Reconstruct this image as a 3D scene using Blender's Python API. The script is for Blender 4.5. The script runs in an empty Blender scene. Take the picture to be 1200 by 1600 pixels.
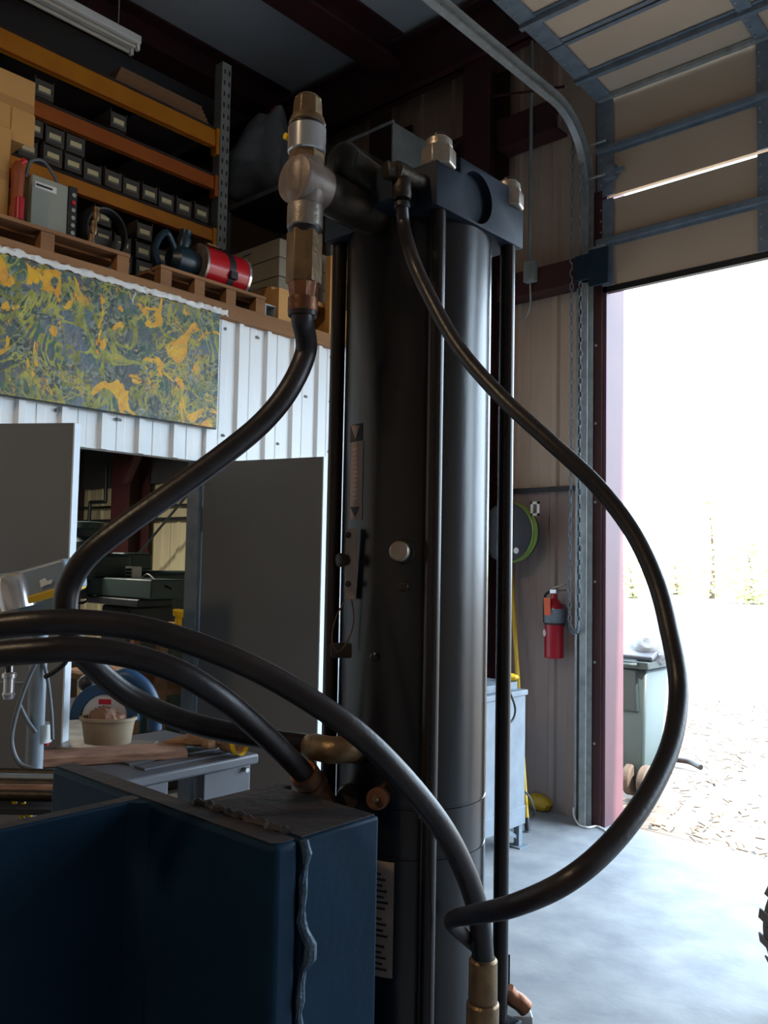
import bpy, math, random
from mathutils import Vector, Matrix
random.seed(7)
rad = math.radians
scene = bpy.context.scene
COL = scene.collection

# ------------------------------------------------------------------ camera
F_PX, YAW, PIT, ROL = 1325.0, rad(42.1), rad(3.36), rad(1.07)
EYE = Vector((0, 0, 1.6))
fwd = Vector((-math.sin(YAW) * math.cos(PIT), math.cos(YAW) * math.cos(PIT), math.sin(PIT)))
_r = Vector((math.cos(YAW), math.sin(YAW), 0)); _u = _r.cross(fwd)
rgt = _r * math.cos(ROL) + _u * math.sin(ROL)
upv = -_r * math.sin(ROL) + _u * math.cos(ROL)
cam = bpy.data.cameras.new('camera')
cam.sensor_fit = 'VERTICAL'; cam.sensor_height = 36.0; cam.lens = 36.0 * F_PX / 1600.0
cam.clip_start = 0.02; cam.clip_end = 500
camo = bpy.data.objects.new('camera', cam); COL.objects.link(camo)
m = Matrix((rgt, upv, -fwd)).transposed().to_4x4(); m.translation = EYE
camo.matrix_world = m
scene.camera = camo

def at(x, y, X=None, Y=None, Z=None, d=None):
    """world point on a known plane (or at a known depth) seen at photo position x, y"""
    v = rgt * ((x - 600) / F_PX) - upv * ((y - 800) / F_PX) + fwd
    if d is None:
        if X is not None: d = (X - EYE.x) / v.x
        elif Y is not None: d = (Y - EYE.y) / v.y
        else: d = (Z - EYE.z) / v.z
    return EYE + v * d
def depth(p): return (Vector(p) - EYE).dot(fwd)

# ------------------------------------------------------------------ light
w = bpy.data.worlds.new('world'); scene.world = w; w.use_nodes = True
bg = w.node_tree.nodes['Background']
bg.inputs[0].default_value = (0.66, 0.83, 1.0, 1); bg.inputs[1].default_value = 5.6
sun = bpy.data.lights.new('sun', 'SUN'); sun.energy = 9.5; sun.angle = rad(0.6); sun.color = (1, .95, .86)
so = bpy.data.objects.new('sun', sun); COL.objects.link(so)
so.rotation_euler = Vector((-.62, -.03, -.78)).to_track_quat('-Z', 'Y').to_euler()
def portal(name, loc, rot, sx, sy):
    l = bpy.data.lights.new(name, 'AREA'); l.shape = 'RECTANGLE'; l.size = sx; l.size_y = sy
    l.cycles.is_portal = True
    o = bpy.data.objects.new(name, l); COL.objects.link(o); o.location = loc; o.rotation_euler = rot
portal('door_portal', (-.3, 5.15, 1.7), (rad(-90), 0, 0), 4.5, 3.5)
portal('added_bay_portal', (3.85, 5.15, 2.0), (rad(-90), 0, 0), 2.6, 4.1)  # unseen second bay, added for more daylight on the white shed wall
vs = scene.view_settings
scene.display_settings.display_device = 'sRGB'
vs.view_transform = 'Standard'; vs.look = 'None'; vs.gamma = 1.0; vs.use_curve_mapping = False
vs.exposure = 0.90
scene.cycles.use_denoising = True
scene.cycles.diffuse_bounces = 6; scene.cycles.max_bounces = 10
scene.cycles.sample_clamp_indirect = 6.0

# ------------------------------------------------------------------ materials
def lin(c):
    c = c / 255.0
    return c / 12.92 if c <= .04045 else ((c + .055) / 1.055) ** 2.4
def rgb(r, g, b): return (lin(r), lin(g), lin(b), 1)
def mat(name, col, rough=.6, metal=0.0, col2=None, scale=6.0, amount=.5, bump=0.0, bscale=60.0, stretch=(1, 1, 1), spec=.5, coat=0.0, detail=6.0):
    mt = bpy.data.materials.new(name); mt.use_nodes = True
    nt = mt.node_tree; N = nt.nodes; L = nt.links; b = N['Principled BSDF']
    b.inputs['Base Color'].default_value = col; b.inputs['Roughness'].default_value = rough
    b.inputs['Metallic'].default_value = metal; b.inputs['Specular IOR Level'].default_value = spec
    if coat: b.inputs['Coat Weight'].default_value = coat
    if col2 is not None or bump:
        tc = N.new('ShaderNodeTexCoord'); mp = N.new('ShaderNodeMapping'); mp.inputs['Scale'].default_value = stretch
        L.new(tc.outputs['Object'], mp.inputs['Vector'])
    if col2 is not None:
        n = N.new('ShaderNodeTexNoise'); n.inputs['Scale'].default_value = scale; n.inputs['Detail'].default_value = detail
        L.new(mp.outputs[0], n.inputs['Vector'])
        cr = N.new('ShaderNodeValToRGB'); cr.color_ramp.elements[0].position = max(0, .5 - .5 * amount + .02); cr.color_ramp.elements[1].position = min(1, .5 + .35 * amount)
        cr.color_ramp.elements[0].color = col; cr.color_ramp.elements[1].color = col2
        L.new(n.outputs['Fac'], cr.inputs[0]); L.new(cr.outputs[0], b.inputs['Base Color'])
    if bump:
        n2 = N.new('ShaderNodeTexNoise'); n2.inputs['Scale'].default_value = bscale; n2.inputs['Detail'].default_value = 4
        L.new(mp.outputs[0], n2.inputs['Vector'])
        bp = N.new('ShaderNodeBump'); bp.inputs['Strength'].default_value = bump; bp.inputs['Distance'].default_value = .01
        L.new(n2.outputs['Fac'], bp.inputs['Height']); L.new(bp.outputs[0], b.inputs['Normal'])
    return mt
MT = dict(
    black=mat('black_paint', rgb(9, 9, 12), .26, 0, rgb(27, 24, 24), 5, .8, .04, 40, (1, 1, .35), spec=.6),
    blackblock=mat('blue_black_paint', rgb(24, 31, 42), .55, 0, rgb(34, 42, 54), 9, .7, .05, 90, spec=.15),
    rod=mat('dark_rod_steel', rgb(26, 24, 26), .25, .3, rgb(48, 40, 36), 12, .6, stretch=(1, 1, .2)),
    rubber=mat('hose_rubber', rgb(16, 14, 16), .38, 0, rgb(46, 38, 38), 14, .6, .06, 160, spec=.4),
    brass=mat('dull_brass', rgb(150, 122, 86), .4, .6, rgb(104, 84, 62), 30, .6, .15, 120),
    bronze=mat('dirty_bronze', rgb(70, 58, 44), .5, .6, rgb(38, 34, 32), 20, .6, .2, 80),
    copper=mat('copper_fitting', rgb(150, 100, 72), .42, .7, rgb(96, 64, 48), 25, .6, .15, 100),
    steel=mat('grey_steel', rgb(176, 164, 152), .38, .6, rgb(128, 118, 108), 25, .6, .12, 120),
    forged=mat('forged_steel', rgb(150, 132, 120), .45, .25, rgb(112, 98, 90), 18, .6, .1, 80),
    chrome=mat('chrome', rgb(214, 212, 212), .2, .75),
    galv=mat('galvanised', rgb(184, 188, 186), .38, .35, rgb(150, 154, 154), 18, .6),
    dkgalv=mat('grey_galvanised_dull', rgb(130, 142, 152), .5, .05, rgb(104, 116, 128), 15, .6),
    navy=mat('navy_paint_steel', rgb(14, 36, 56), .5, 0, rgb(22, 48, 66), 5, .7, .08, 45, spec=.08),
    navytop=mat('worn_steel_top', rgb(52, 58, 66), .55, .2, rgb(74, 62, 58), 9, .7, .25, 60, spec=.25),
    weld=mat('weld_bead', rgb(84, 104, 120), .5, .3, rgb(40, 62, 80), 40, .7, .6, 90),
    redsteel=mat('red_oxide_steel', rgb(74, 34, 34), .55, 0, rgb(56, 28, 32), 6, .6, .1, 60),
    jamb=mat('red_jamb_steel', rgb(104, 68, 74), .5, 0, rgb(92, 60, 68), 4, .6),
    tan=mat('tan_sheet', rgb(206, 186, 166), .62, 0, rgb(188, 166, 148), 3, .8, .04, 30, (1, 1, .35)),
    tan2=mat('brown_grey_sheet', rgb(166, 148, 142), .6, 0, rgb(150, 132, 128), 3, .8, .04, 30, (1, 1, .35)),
    white=mat('white_sheet', rgb(247, 248, 248), .45, 0, rgb(236, 240, 240), 2.2, .8),
    doorpanel=mat('tan_door_skin', rgb(208, 186, 160), .55, 0, rgb(196, 172, 148), 3, .8, .03, 200, (.5, 1, 1)),
    insul=mat('ceiling_insulation', rgb(186, 188, 188), .8, 0, rgb(160, 163, 166), 1.2, .8, .2, 3),
    concrete=mat('concrete', rgb(160, 162, 164), .55, 0, rgb(126, 130, 136), 5.0, .55, .12, 25, spec=.3, detail=9),
    dirt=mat('dirt_ground', rgb(122, 112, 102), .95, 0, rgb(80, 71, 63), 1.6, .8, .6, 9),
    orange=mat('orange_beam', rgb(206, 134, 20), .5, 0, rgb(188, 114, 18), 6, .6),
    rust=mat('rusty_orange_beam', rgb(196, 104, 28), .55, 0, rgb(160, 78, 26), 5, .8),
    upright=mat('upright_grey', rgb(146, 150, 148), .5, .05, rgb(122, 126, 124), 10, .6),
    bin=mat('grey_bin', rgb(92, 86, 80), .6, 0, rgb(74, 70, 66), 8, .6),
    paper=mat('label_paper', rgb(226, 214, 168), .8),
    card=mat('cardboard', rgb(206, 158, 96), .85, 0, rgb(190, 144, 86), 5, .6),
    tape=mat('carton_tape', rgb(176, 132, 78), .4),
    ply=mat('plywood', rgb(158, 118, 88), .75, 0, rgb(130, 94, 68), 5, .7, .1, 40, (1, .15, 1)),
    wood=mat('pallet_wood', rgb(170, 124, 80), .8, 0, rgb(124, 86, 56), 7, .7, .2, 50, (1, .2, 1)),
    pine=mat('pine_wood', rgb(214, 164, 98), .75, 0, rgb(190, 138, 78), 6, .7, .1, 50, (1, .15, 1)),
    plank=mat('red_brown_plank', rgb(168, 128, 104), .75, 0, rgb(100, 72, 60), 22, .6, .2, 60, (.5, .5, 4)),
    welder=mat('welder_grey', rgb(158, 162, 152), .5, 0, rgb(146, 150, 140), 3, .6),
    panelblk=mat('dark_panel', rgb(38, 38, 42), .5),
    red=mat('red_enamel', rgb(190, 22, 34), .3, 0, coat=.3),
    extred=mat('extinguisher_red', rgb(172, 22, 44), .32, 0, coat=.3),
    orangep=mat('orange_plastic', rgb(232, 104, 36), .5),
    rustp=mat('dull_orange', rgb(176, 84, 38), .55, 0, rgb(120, 60, 36), 12, .7),
    tag=mat('orange_tag', rgb(240, 110, 70), .7),
    yellow=mat('yellow_plastic', rgb(232, 188, 30), .45),
    yellowd=mat('yellow_handle', rgb(204, 164, 40), .5),
    teal=mat('dark_teal_enamel', rgb(20, 44, 58), .35),
    cabinet=mat('tan_grey_drawer', rgb(152, 146, 128), .55, 0, rgb(136, 130, 114), 5, .6),
    doorgrey=mat('shed_door_grey', rgb(112, 112, 110), .55, 0, rgb(100, 100, 100), 2, .7),
    dooredge_lit=mat('door_edge_lit', rgb(206, 214, 222), .5),  # daylight on the leaf's free edge, painted as a pale tone
    darkwood=mat('dark_brown_lining', rgb(66, 48, 44), .85, 0, rgb(48, 38, 38), 2, .8),
    bag=mat('clear_plastic_bag', rgb(190, 196, 200), .4, 0, rgb(140, 146, 154), 6, .7, .8, 14),
    pink=mat('pink_cloth', rgb(196, 96, 100), .8),
    brownbag=mat('brown_sacking', rgb(96, 74, 70), .9, 0, rgb(70, 56, 56), 5, .7, .5, 20),
    millgreen=mat('mill_green', rgb(58, 78, 76), .5, 0, rgb(46, 64, 63), 6, .6),
    milldark=mat('mill_dark_iron', rgb(38, 44, 48), .5, .3, rgb(54, 58, 60), 12, .6),
    whitep=mat('white_plastic', rgb(226, 226, 222), .5),
    beige=mat('shed_beige_sheet', rgb(206, 196, 160), .6, 0, rgb(190, 180, 146), 3, .7),
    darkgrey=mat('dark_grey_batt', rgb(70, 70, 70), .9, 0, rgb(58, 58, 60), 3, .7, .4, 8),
    tool=mat('blue_tool_plastic', rgb(34, 74, 112), .45, 0, rgb(28, 58, 90), 8, .6),
    blade=mat('bright_blade', rgb(214, 216, 220), .28, .5),
    tub=mat('dusty_tub', rgb(168, 152, 126), .6, 0, rgb(112, 98, 80), 6, .7),
    leather=mat('tan_leather', rgb(168, 130, 92), .85, 0, rgb(112, 82, 58), 14, .7, .5, 30),
    rag=mat('brown_rag', rgb(150, 112, 92), .95, 0, rgb(100, 76, 66), 20, .7, .6, 40),
    bench=mat('bench_grey_plastic', rgb(78, 80, 86), .5, 0, rgb(62, 63, 68), 6, .7),
    binteal=mat('bin_green_grey', rgb(50, 64, 64), .5, 0, rgb(42, 55, 56), 4, .7),
    bingrey=mat('bin_lid_grey', rgb(72, 78, 90), .5),
    bingrey2=mat('pale_sack', rgb(136, 142, 150), .45, 0, rgb(110, 116, 126), 8, .6, .4, 20),
    sawgrey=mat('saw_blue_grey', rgb(150, 166, 178), .4, .1, rgb(132, 148, 160), 6, .6),
    tyre=mat('tyre_rubber', rgb(104, 88, 76), .85, 0, rgb(76, 66, 58), 12, .6, .3, 60),
    cabwhite=mat('chipped_white_paint', rgb(140, 150, 160), .5, 0, rgb(116, 126, 136), 10, .8, .08, 60),
    leaf=mat('pale_leaves', rgb(226, 228, 176), .6, 0, rgb(204, 212, 150), 3, .8),
    chips=mat('pale_chips', rgb(128, 114, 98), .9, 0, rgb(84, 72, 62), 30, .7),
    bark=mat('bark', rgb(120, 100, 82), .9, 0, rgb(90, 74, 60), 8, .7, .5, 20),
    label=mat('label_cream', rgb(176, 154, 138), .7, 0, rgb(150, 130, 118), 20, .6),
    ink=mat('label_ink', rgb(38, 32, 34), .7),
    tan_lab=mat('decal_tan', rgb(138, 116, 104), .65),
    cable=mat('black_cable', rgb(20, 20, 22), .45),
    gcable=mat('grey_cable', rgb(92, 98, 104), .5),
    tube=mat('tube_white', rgb(196, 190, 176), .35),
    lime=mat('lime_cord', rgb(120, 146, 62), .5),
)
def paint_mat():
    mt = bpy.data.materials.new('abstract_paint'); mt.use_nodes = True
    nt = mt.node_tree; N = nt.nodes; L = nt.links; b = N['Principled BSDF']; b.inputs['Roughness'].default_value = .45
    tc = N.new('ShaderNodeTexCoord')
    def noise(s, d, dist, st=(1, 1, 1), off=0, rough=.55):
        mp = N.new('ShaderNodeMapping'); mp.inputs['Scale'].default_value = st; mp.inputs['Location'].default_value = (off, off, off)
        L.new(tc.outputs['Object'], mp.inputs[0])
        n = N.new('ShaderNodeTexNoise'); n.inputs['Scale'].default_value = s; n.inputs['Detail'].default_value = d; n.inputs['Distortion'].default_value = dist; n.inputs['Roughness'].default_value = rough
        L.new(mp.outputs[0], n.inputs[0]); return n.outputs['Fac']
    def ramp(fac, stops):
        r = N.new('ShaderNodeValToRGB'); e = r.color_ramp.elements
        while len(e) < len(stops): e.new(.5)
        for q, (p, c) in zip(e, stops): q.position = p; q.color = c
        L.new(fac, r.inputs[0]); return r.outputs[0]
    def mix(f, a, c):
        x = N.new('ShaderNodeMix'); x.data_type = 'RGBA'; L.new(f, x.inputs[0]); L.new(a, x.inputs[6]); L.new(c, x.inputs[7]); return x.outputs[2]
    K = (0, 0, 0, 1); W1 = (1, 1, 1, 1)
    base = ramp(noise(2.2, 8, .8, off=3), [(.36, rgb(44, 58, 52)), (.46, rgb(84, 90, 92)), (.53, rgb(52, 92, 74)), (.62, rgb(104, 112, 126)), (.70, rgb(60, 66, 64))])
    fine = ramp(noise(26, 10, 1.6, off=8), [(.42, rgb(30, 38, 34)), (.50, rgb(92, 100, 72)), (.58, rgb(148, 152, 126))])
    half = ramp(noise(6, 6, .5, off=12), [(.42, K), (.58, (.8, .8, .8, 1))])
    c = mix(half, base, fine)
    zone = ramp(noise(1.6, 3, .6, off=50), [(.38, (.35, .35, .35, 1)), (.52, W1)])
    def mul(a, d):
        x = N.new('ShaderNodeMix'); x.data_type = 'RGBA'; x.blend_type = 'MULTIPLY'; x.inputs[0].default_value = 1; L.new(a, x.inputs[6]); L.new(d, x.inputs[7]); return x.outputs[2]
    ol = ramp(noise(3.4, 4, 3.4, off=1.7, rough=.5), [(.46, K), (.49, W1), (.53, W1), (.56, K)])
    c = mix(mul(ol, zone), c, ramp(noise(9, 5, 1, off=5), [(.35, rgb(112, 114, 32)), (.65, rgb(176, 172, 72))]))
    ye = ramp(noise(4.6, 7, 2.2, off=21), [(.575, K), (.60, W1)])
    c = mix(ye, c, ramp(noise(6, 3, 1, off=2), [(.4, rgb(228, 176, 24)), (.6, rgb(218, 150, 28))]))
    zone2 = ramp(noise(2.1, 3, .6, off=73), [(.45, K), (.58, W1)])
    ol2 = ramp(noise(5.5, 4, 3.6, off=30, rough=.5), [(.475, K), (.49, W1), (.51, W1), (.525, K)])
    c = mix(mul(ol2, zone2), c, ramp(noise(9, 5, 1, off=15), [(.35, rgb(170, 160, 50)), (.65, rgb(206, 158, 42))]))
    wh = ramp(noise(5, 4, 1.2, off=44), [(.71, K), (.73, W1)])
    c = mix(wh, c, ramp(noise(3, 2, 0), [(0, rgb(206, 204, 190)), (1, rgb(194, 200, 190))]))
    L.new(c, b.inputs['Base Color'])
    bp = N.new('ShaderNodeBump'); bp.inputs['Strength'].default_value = .5; bp.inputs['Distance'].default_value = .01
    L.new(noise(14, 8, 2, off=9), bp.inputs['Height']); L.new(bp.outputs[0], b.inputs['Normal'])
    return mt
MT['paint'] = paint_mat()

# ------------------------------------------------------------------ mesh helpers
def frame(d):
    d = Vector(d).normalized()
    a = Vector((0, 0, 1)) if abs(d.z) < .9 else Vector((1, 0, 0))
    x = a.cross(d).normalized(); return x, d.cross(x), d
class MB:
    def __init__(s): s.v = []; s.f = []
    def add(s, vs, fs):
        o = len(s.v); s.v += [Vector(q) for q in vs]; s.f += [tuple(i + o for i in f) for f in fs]; return s
    def box(s, lo, hi):
        (a, b, c), (d, e, f) = lo, hi
        return s.add([(a, b, c), (d, b, c), (d, e, c), (a, e, c), (a, b, f), (d, b, f), (d, e, f), (a, e, f)],
                     [(0, 3, 2, 1), (4, 5, 6, 7), (0, 1, 5, 4), (1, 2, 6, 5), (2, 3, 7, 6), (3, 0, 4, 7)])
    def obox(s, c, ax, ay, az):
        c, ax, ay, az = Vector(c), Vector(ax), Vector(ay), Vector(az)
        q = [c + ax * i + ay * j + az * k for k in (-1, 1) for i, j in ((-1, -1), (1, -1), (1, 1), (-1, 1))]
        fs = [(0, 3, 2, 1), (4, 5, 6, 7), (0, 1, 5, 4), (1, 2, 6, 5), (2, 3, 7, 6), (3, 0, 4, 7)]
        if ax.cross(ay).dot(az) < 0: fs = [f[::-1] for f in fs]
        return s.add(q, fs)
    def bar(s, p, q, wd, ht, up=(0, 0, 1)):
        p, q = Vector(p), Vector(q); d = (q - p); u = Vector(up); sd = d.cross(u).normalized(); u = sd.cross(d).normalized()
        return s.obox((p + q) / 2, d / 2, sd * wd / 2, u * ht / 2)
    def rev(s, p, d, prof, n=24, rot=0.0, c0=True, c1=True):
        p = Vector(p); x, y, z = frame(d); vs = []; fs = []
        for t, r in prof:
            for i in range(n):
                a = 2 * math.pi * i / n + rot; vs.append(p + z * t + x * (r * math.cos(a)) + y * (r * math.sin(a)))
        for k in range(len(prof) - 1):
            for i in range(n):
                j = (i + 1) % n; fs.append((k * n + i, k * n + j, (k + 1) * n + j, (k + 1) * n + i))
        if c0: fs.append(tuple(range(n))[::-1])
        if c1: fs.append(tuple((len(prof) - 1) * n + i for i in range(n)))
        return s.add(vs, fs)
    def cyl(s, p, q, r, n=20, r2=None, rot=0.0, ch=0.0):
        d = Vector(q) - Vector(p); L = d.length; r2 = r if r2 is None else r2
        pr = [(0, r), (L, r2)] if not ch else [(0, r - ch), (ch, r), (L - ch, r2), (L, r2 - ch)]
        return s.rev(p, d, pr, n, rot)
    def tube(s, pts, r, n=14, cap=True):
        pts = [Vector(p) for p in pts]; m_ = len(pts); vs = []; fs = []
        T = [(pts[min(i + 1, m_ - 1)] - pts[max(i - 1, 0)]).normalized() for i in range(m_)]
        x, y, _ = frame(T[0])
        for i in range(m_):
            x = (x - T[i] * x.dot(T[i])).normalized(); y = T[i].cross(x)
            rr = r[i] if isinstance(r, (list, tuple)) else r
            for k in range(n):
                a = 2 * math.pi * k / n; vs.append(pts[i] + x * (rr * math.cos(a)) + y * (rr * math.sin(a)))
        for i in range(m_ - 1):
            for k in range(n):
                j = (k + 1) % n; fs.append((i * n + k, i * n + j, (i + 1) * n + j, (i + 1) * n + k))
        if cap: fs += [tuple(range(n))[::-1], tuple((m_ - 1) * n + k for k in range(n))]
        return s.add(vs, fs)
    def prism(s, poly, o, ax, ay, ext):
        o, ax, ay, ext = Vector(o), Vector(ax), Vector(ay), Vector(ext); n = len(poly)
        area = sum(poly[i][0] * poly[(i + 1) % n][1] - poly[(i + 1) % n][0] * poly[i][1] for i in range(n))
        if area * ax.cross(ay).dot(ext) < 0: poly = poly[::-1]
        vs = [o + ax * a + ay * b for a, b in poly]; vs += [q + ext for q in vs]
        return s.add(vs, [tuple(range(n))[::-1], tuple(range(n, 2 * n))] + [(i, (i + 1) % n, n + (i + 1) % n, n + i) for i in range(n)])
    def blob(s, c, rx, ry, rz, nu=20, nv=12, jit=0.0, fn=None):
        c = Vector(c); vs = []; fs = []
        for j in range(1, nv):
            t = math.pi * j / nv
            for i in range(nu):
                a = 2 * math.pi * i / nu; k = 1 + jit * (random.random() - .5)
                q = Vector((rx * math.sin(t) * math.cos(a) * k, ry * math.sin(t) * math.sin(a) * k, rz * math.cos(t) * k))
                if fn: q = fn(q)
                vs.append(c + q)
        top, bot = Vector((0, 0, rz)), Vector((0, 0, -rz))
        if fn: top, bot = fn(top), fn(bot)
        vs += [c + top, c + bot]; tI, bI = len(vs) - 2, len(vs) - 1
        for j in range(nv - 2):
            for i in range(nu):
                k = (i + 1) % nu; fs.append((j * nu + i, (j + 1) * nu + i, (j + 1) * nu + k, j * nu + k))
        for i in range(nu):
            k = (i + 1) % nu; fs.append((tI, i, k)); fs.append((bI, (nv - 2) * nu + k, (nv - 2) * nu + i))
        return s.add(vs, fs)
    def build(s, name, m_, parent=None, bevel=0.0, local=False, ang=34, seg=2):
        off = Vector((0, 0, 0)); q = parent
        while q is not None and not local: off += q.location; q = q.parent
        me = bpy.data.meshes.new(name); me.from_pydata([v - off for v in s.v], [], s.f); me.update()
        me.shade_smooth(); me.set_sharp_from_angle(angle=rad(ang))
        me.materials.append(MT[m_] if isinstance(m_, str) else m_)
        o = bpy.data.objects.new(name, me); COL.objects.link(o); o.parent = parent
        if bevel:
            b = o.modifiers.new('bevel', 'BEVEL'); b.width = bevel; b.segments = seg; b.limit_method = 'ANGLE'; b.angle_limit = rad(40)
            b.harden_normals = False
        return o
def tag(o, label, cat, group=None):
    o['label'] = label; o['category'] = cat
    if group: o['group'] = group
    return o
def thing(name, label, cat, loc=(0, 0, 0), group=None, rz=0.0):
    o = bpy.data.objects.new(name, None); COL.objects.link(o); o.location = loc; o.rotation_euler.z = rz
    o.empty_display_size = .05
    return tag(o, label, cat, group)
def struct(o, label=None):
    o['kind'] = 'structure'
    if label: o['label'] = label
    return o
def box(name, m_, lo, hi, parent=None, bevel=0.0): return MB().box(lo, hi).build(name, m_, parent, bevel)
def spline(pts, n=8):
    P = [Vector(p) for p in pts]; P = [P[0] * 2 - P[1]] + P + [P[-1] * 2 - P[-2]]; out = []
    for i in range(1, len(P) - 2):
        for k in range(n):
            t = k / n; a, b, c, d = P[i - 1], P[i], P[i + 1], P[i + 2]
            out.append(.5 * ((2 * b) + (c - a) * t + (2 * a - 5 * b + 4 * c - d) * t * t + (3 * b - a - 3 * c + d) * t ** 3))
    return out + [P[-2]]
def copy_tree(o, parent=None):
    c = o.copy(); COL.objects.link(c); c.parent = parent
    for ch in o.children: copy_tree(ch, c)
    return c

# ------------------------------------------------------------------ the building
YW, XW, MEZ = 4.90, -3.60, 2.90        # door wall, white shed wall, loft deck height
CEIL = 5.55
fl = struct(box('floor', 'concrete', (-9.2, -9.2, -.15), (8.2, 4.99, 0)), 'smooth bluish grey concrete floor')
gr = MB(); nx = 70
for j in range(nx + 1):
    for i in range(nx + 1):
        x = -9 + 16 * (i / nx); y = 4.99 + 12 * (j / nx) ** 1.6
        gr.v.append(Vector((x, y, -.05 + (.035 * random.random() if j else 0))))
for j in range(nx):
    for i in range(nx): a = j * (nx + 1) + i; gr.f.append((a, a + 1, a + nx + 2, a + nx + 1))
gr.add([(-150, 4.99, -.06), (150, 4.99, -.06), (150, 150, -.06), (-150, 150, -.06)], [(0, 1, 2, 3)])
struct(gr.build('ground', 'dirt'), 'sun-bleached dirt yard outside the door')
struct(box('ceiling', 'insul', (-9.2, -9.2, CEIL), (8.2, 5.2, CEIL + .1)), 'grey insulated ceiling')
wf = box('wall_front', 'tan', (-9.2, YW + .03, 0), (-2.56, YW + .09, CEIL)); struct(wf, 'tan ribbed sheet wall beside the overhead door')
struct(box('wall_front_pier', 'tan', (1.95, YW + .03, 0), (2.6, YW + .09, CEIL)))
struct(box('wall_front_end', 'tan', (5.1, YW + .03, 0), (8.2, YW + .09, CEIL)))
struct(box('wall_above_added_bay', 'tan', (2.6, YW + .03, 4.05), (5.1, YW + .09, CEIL)))  # closes the top of the added, unseen bay
wt = box('wall_above_door', 'tan', (-2.56, YW + .03, 4.72), (1.95, YW + .09, CEIL)); struct(wt)
struct(box('wall_left', 'darkwood', (-9.2, -9.2, 0), (-9.1, 5, CEIL)))
struct(box('wall_back', 'tan', (-9.2, -9.2, 0), (8.2, -9.1, CEIL)))
struct(box('wall_right', 'tan', (8.1, -9.2, 0), (8.2, 5, CEIL)))

def sheet(name, m_, parent, s0, s1, z0, z1, org, sdir, nrm, period, rib, h, phase, bev=0):
    """one ribbed sheet from s0 to s1 along sdir, ribs proud along nrm"""
    org, sdir, nrm = Vector(org), Vector(sdir), Vector(nrm)
    pts = [(s0, 0.0)]; k = math.floor((s0 - phase) / period)
    while phase + k * period < s1 + period:
        c = phase + k * period
        for ds, hh in ((-rib * .5, 0), (-rib * .28, h), (rib * .28, h), (rib * .5, 0), (period * .36, 0), (period * .38, h * .16), (period * .58, h * .16), (period * .60, 0)):
            if s0 < c + ds < s1: pts.append((c + ds, hh))
        k += 1
    pts.append((s1, 0.0)); b = MB(); Z = Vector((0, 0, 1)); t = .004
    poly = pts + [(s1, -t), (s0, -t)]
    b.prism(poly, org + Z * z0, sdir, nrm, Z * (z1 - z0))
    return b.build(name, m_, parent, ang=20)
# tan sheets on the door wall (upper and lower course) and the beige ones inside the shed
x = -2.57
while x > -5.0:
    x2 = max(x - .9, -5.2)
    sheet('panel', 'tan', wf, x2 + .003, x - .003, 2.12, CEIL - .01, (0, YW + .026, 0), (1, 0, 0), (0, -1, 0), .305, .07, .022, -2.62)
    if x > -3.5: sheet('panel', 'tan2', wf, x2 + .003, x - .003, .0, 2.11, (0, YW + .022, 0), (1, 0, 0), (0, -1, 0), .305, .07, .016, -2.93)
    x = x2
x = -3.75
while x > -9.0:
    sheet('panel', 'beige', wf, x - .9 + .003, x - .003, 0, 2.36, (0, YW + .02, 0), (1, 0, 0), (0, -1, 0), .3, .07, .02, -3.9); x -= .9
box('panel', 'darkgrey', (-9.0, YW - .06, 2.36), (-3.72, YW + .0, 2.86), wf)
box('trim', 'panelblk', (-3.3, YW - .015, 2.085), (-2.58, YW + .005, 2.115), wf)

# steel framing on the door wall and under the roof
def girder(name, label, parts, m_='redsteel', group='red oxide steel framing'):
    lo = [min(p[0][i] for p in parts) for i in range(3)]; hi = [max(p[1][i] for p in parts) for i in range(3)]
    t = thing(name, label, 'steel beam', ((lo[0] + hi[0]) / 2, (lo[1] + hi[1]) / 2, lo[2]), group)
    for q in parts: box(q[2], m_, q[0], q[1], t)
    return t
girder('steel_column', 'tall red oxide steel column on the wall left of the overhead door', [((-3.50, 4.62, 0), (-3.28, 4.64, 5.1), 'flange'), ((-3.50, 4.86, 0), (-3.28, 4.88, 5.1), 'flange'), ((-3.40, 4.64, 0), (-3.385, 4.86, 5.1), 'web')])
girder('steel_column', 'dark steel corner column above the loft behind the press cylinder', [((-4.40, 4.62, MEZ + .04), (-4.18, 4.64, 5.0), 'flange'), ((-4.40, 4.86, MEZ + .04), (-4.18, 4.88, 5.0), 'flange'), ((-4.30, 4.64, MEZ + .04), (-4.285, 4.86, 5.0), 'web')])
girder('wall_girt', 'dark horizontal girt running into the door track bracket', [((-3.28, 4.74, 3.40), (-2.45, 4.76, 3.56), 'web'), ((-3.28, 4.76, 3.40), (-2.56, 4.90, 3.415), 'flange'), ((-3.28, 4.76, 3.545), (-2.56, 4.90, 3.56), 'flange')])
girder('wall_girt', 'short dark girt stub high on the wall beside the column', [((-3.28, 4.72, 4.46), (-2.82, 4.74, 4.66), 'web'), ((-3.28, 4.74, 4.46), (-2.82, 4.88, 4.475), 'flange'), ((-3.28, 4.74, 4.645), (-2.82, 4.88, 4.66), 'flange')])
girder('wall_girt', 'dark girt high on the wall left of the tall column', [((-4.18, 4.72, 4.46), (-3.50, 4.74, 4.65), 'web'), ((-4.18, 4.74, 4.635), (-3.50, 4.88, 4.65), 'flange')])
girder('eave_beam', 'deep dark beam along the wall top under the roof', [((-9.0, 4.64, 5.10), (-2.3, 4.66, 5.50), 'web'), ((-9.0, 4.58, 5.10), (-2.3, 4.72, 5.12), 'flange'), ((-9.0, 4.58, 5.48), (-2.3, 4.72, 5.50), 'flange')])
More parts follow.
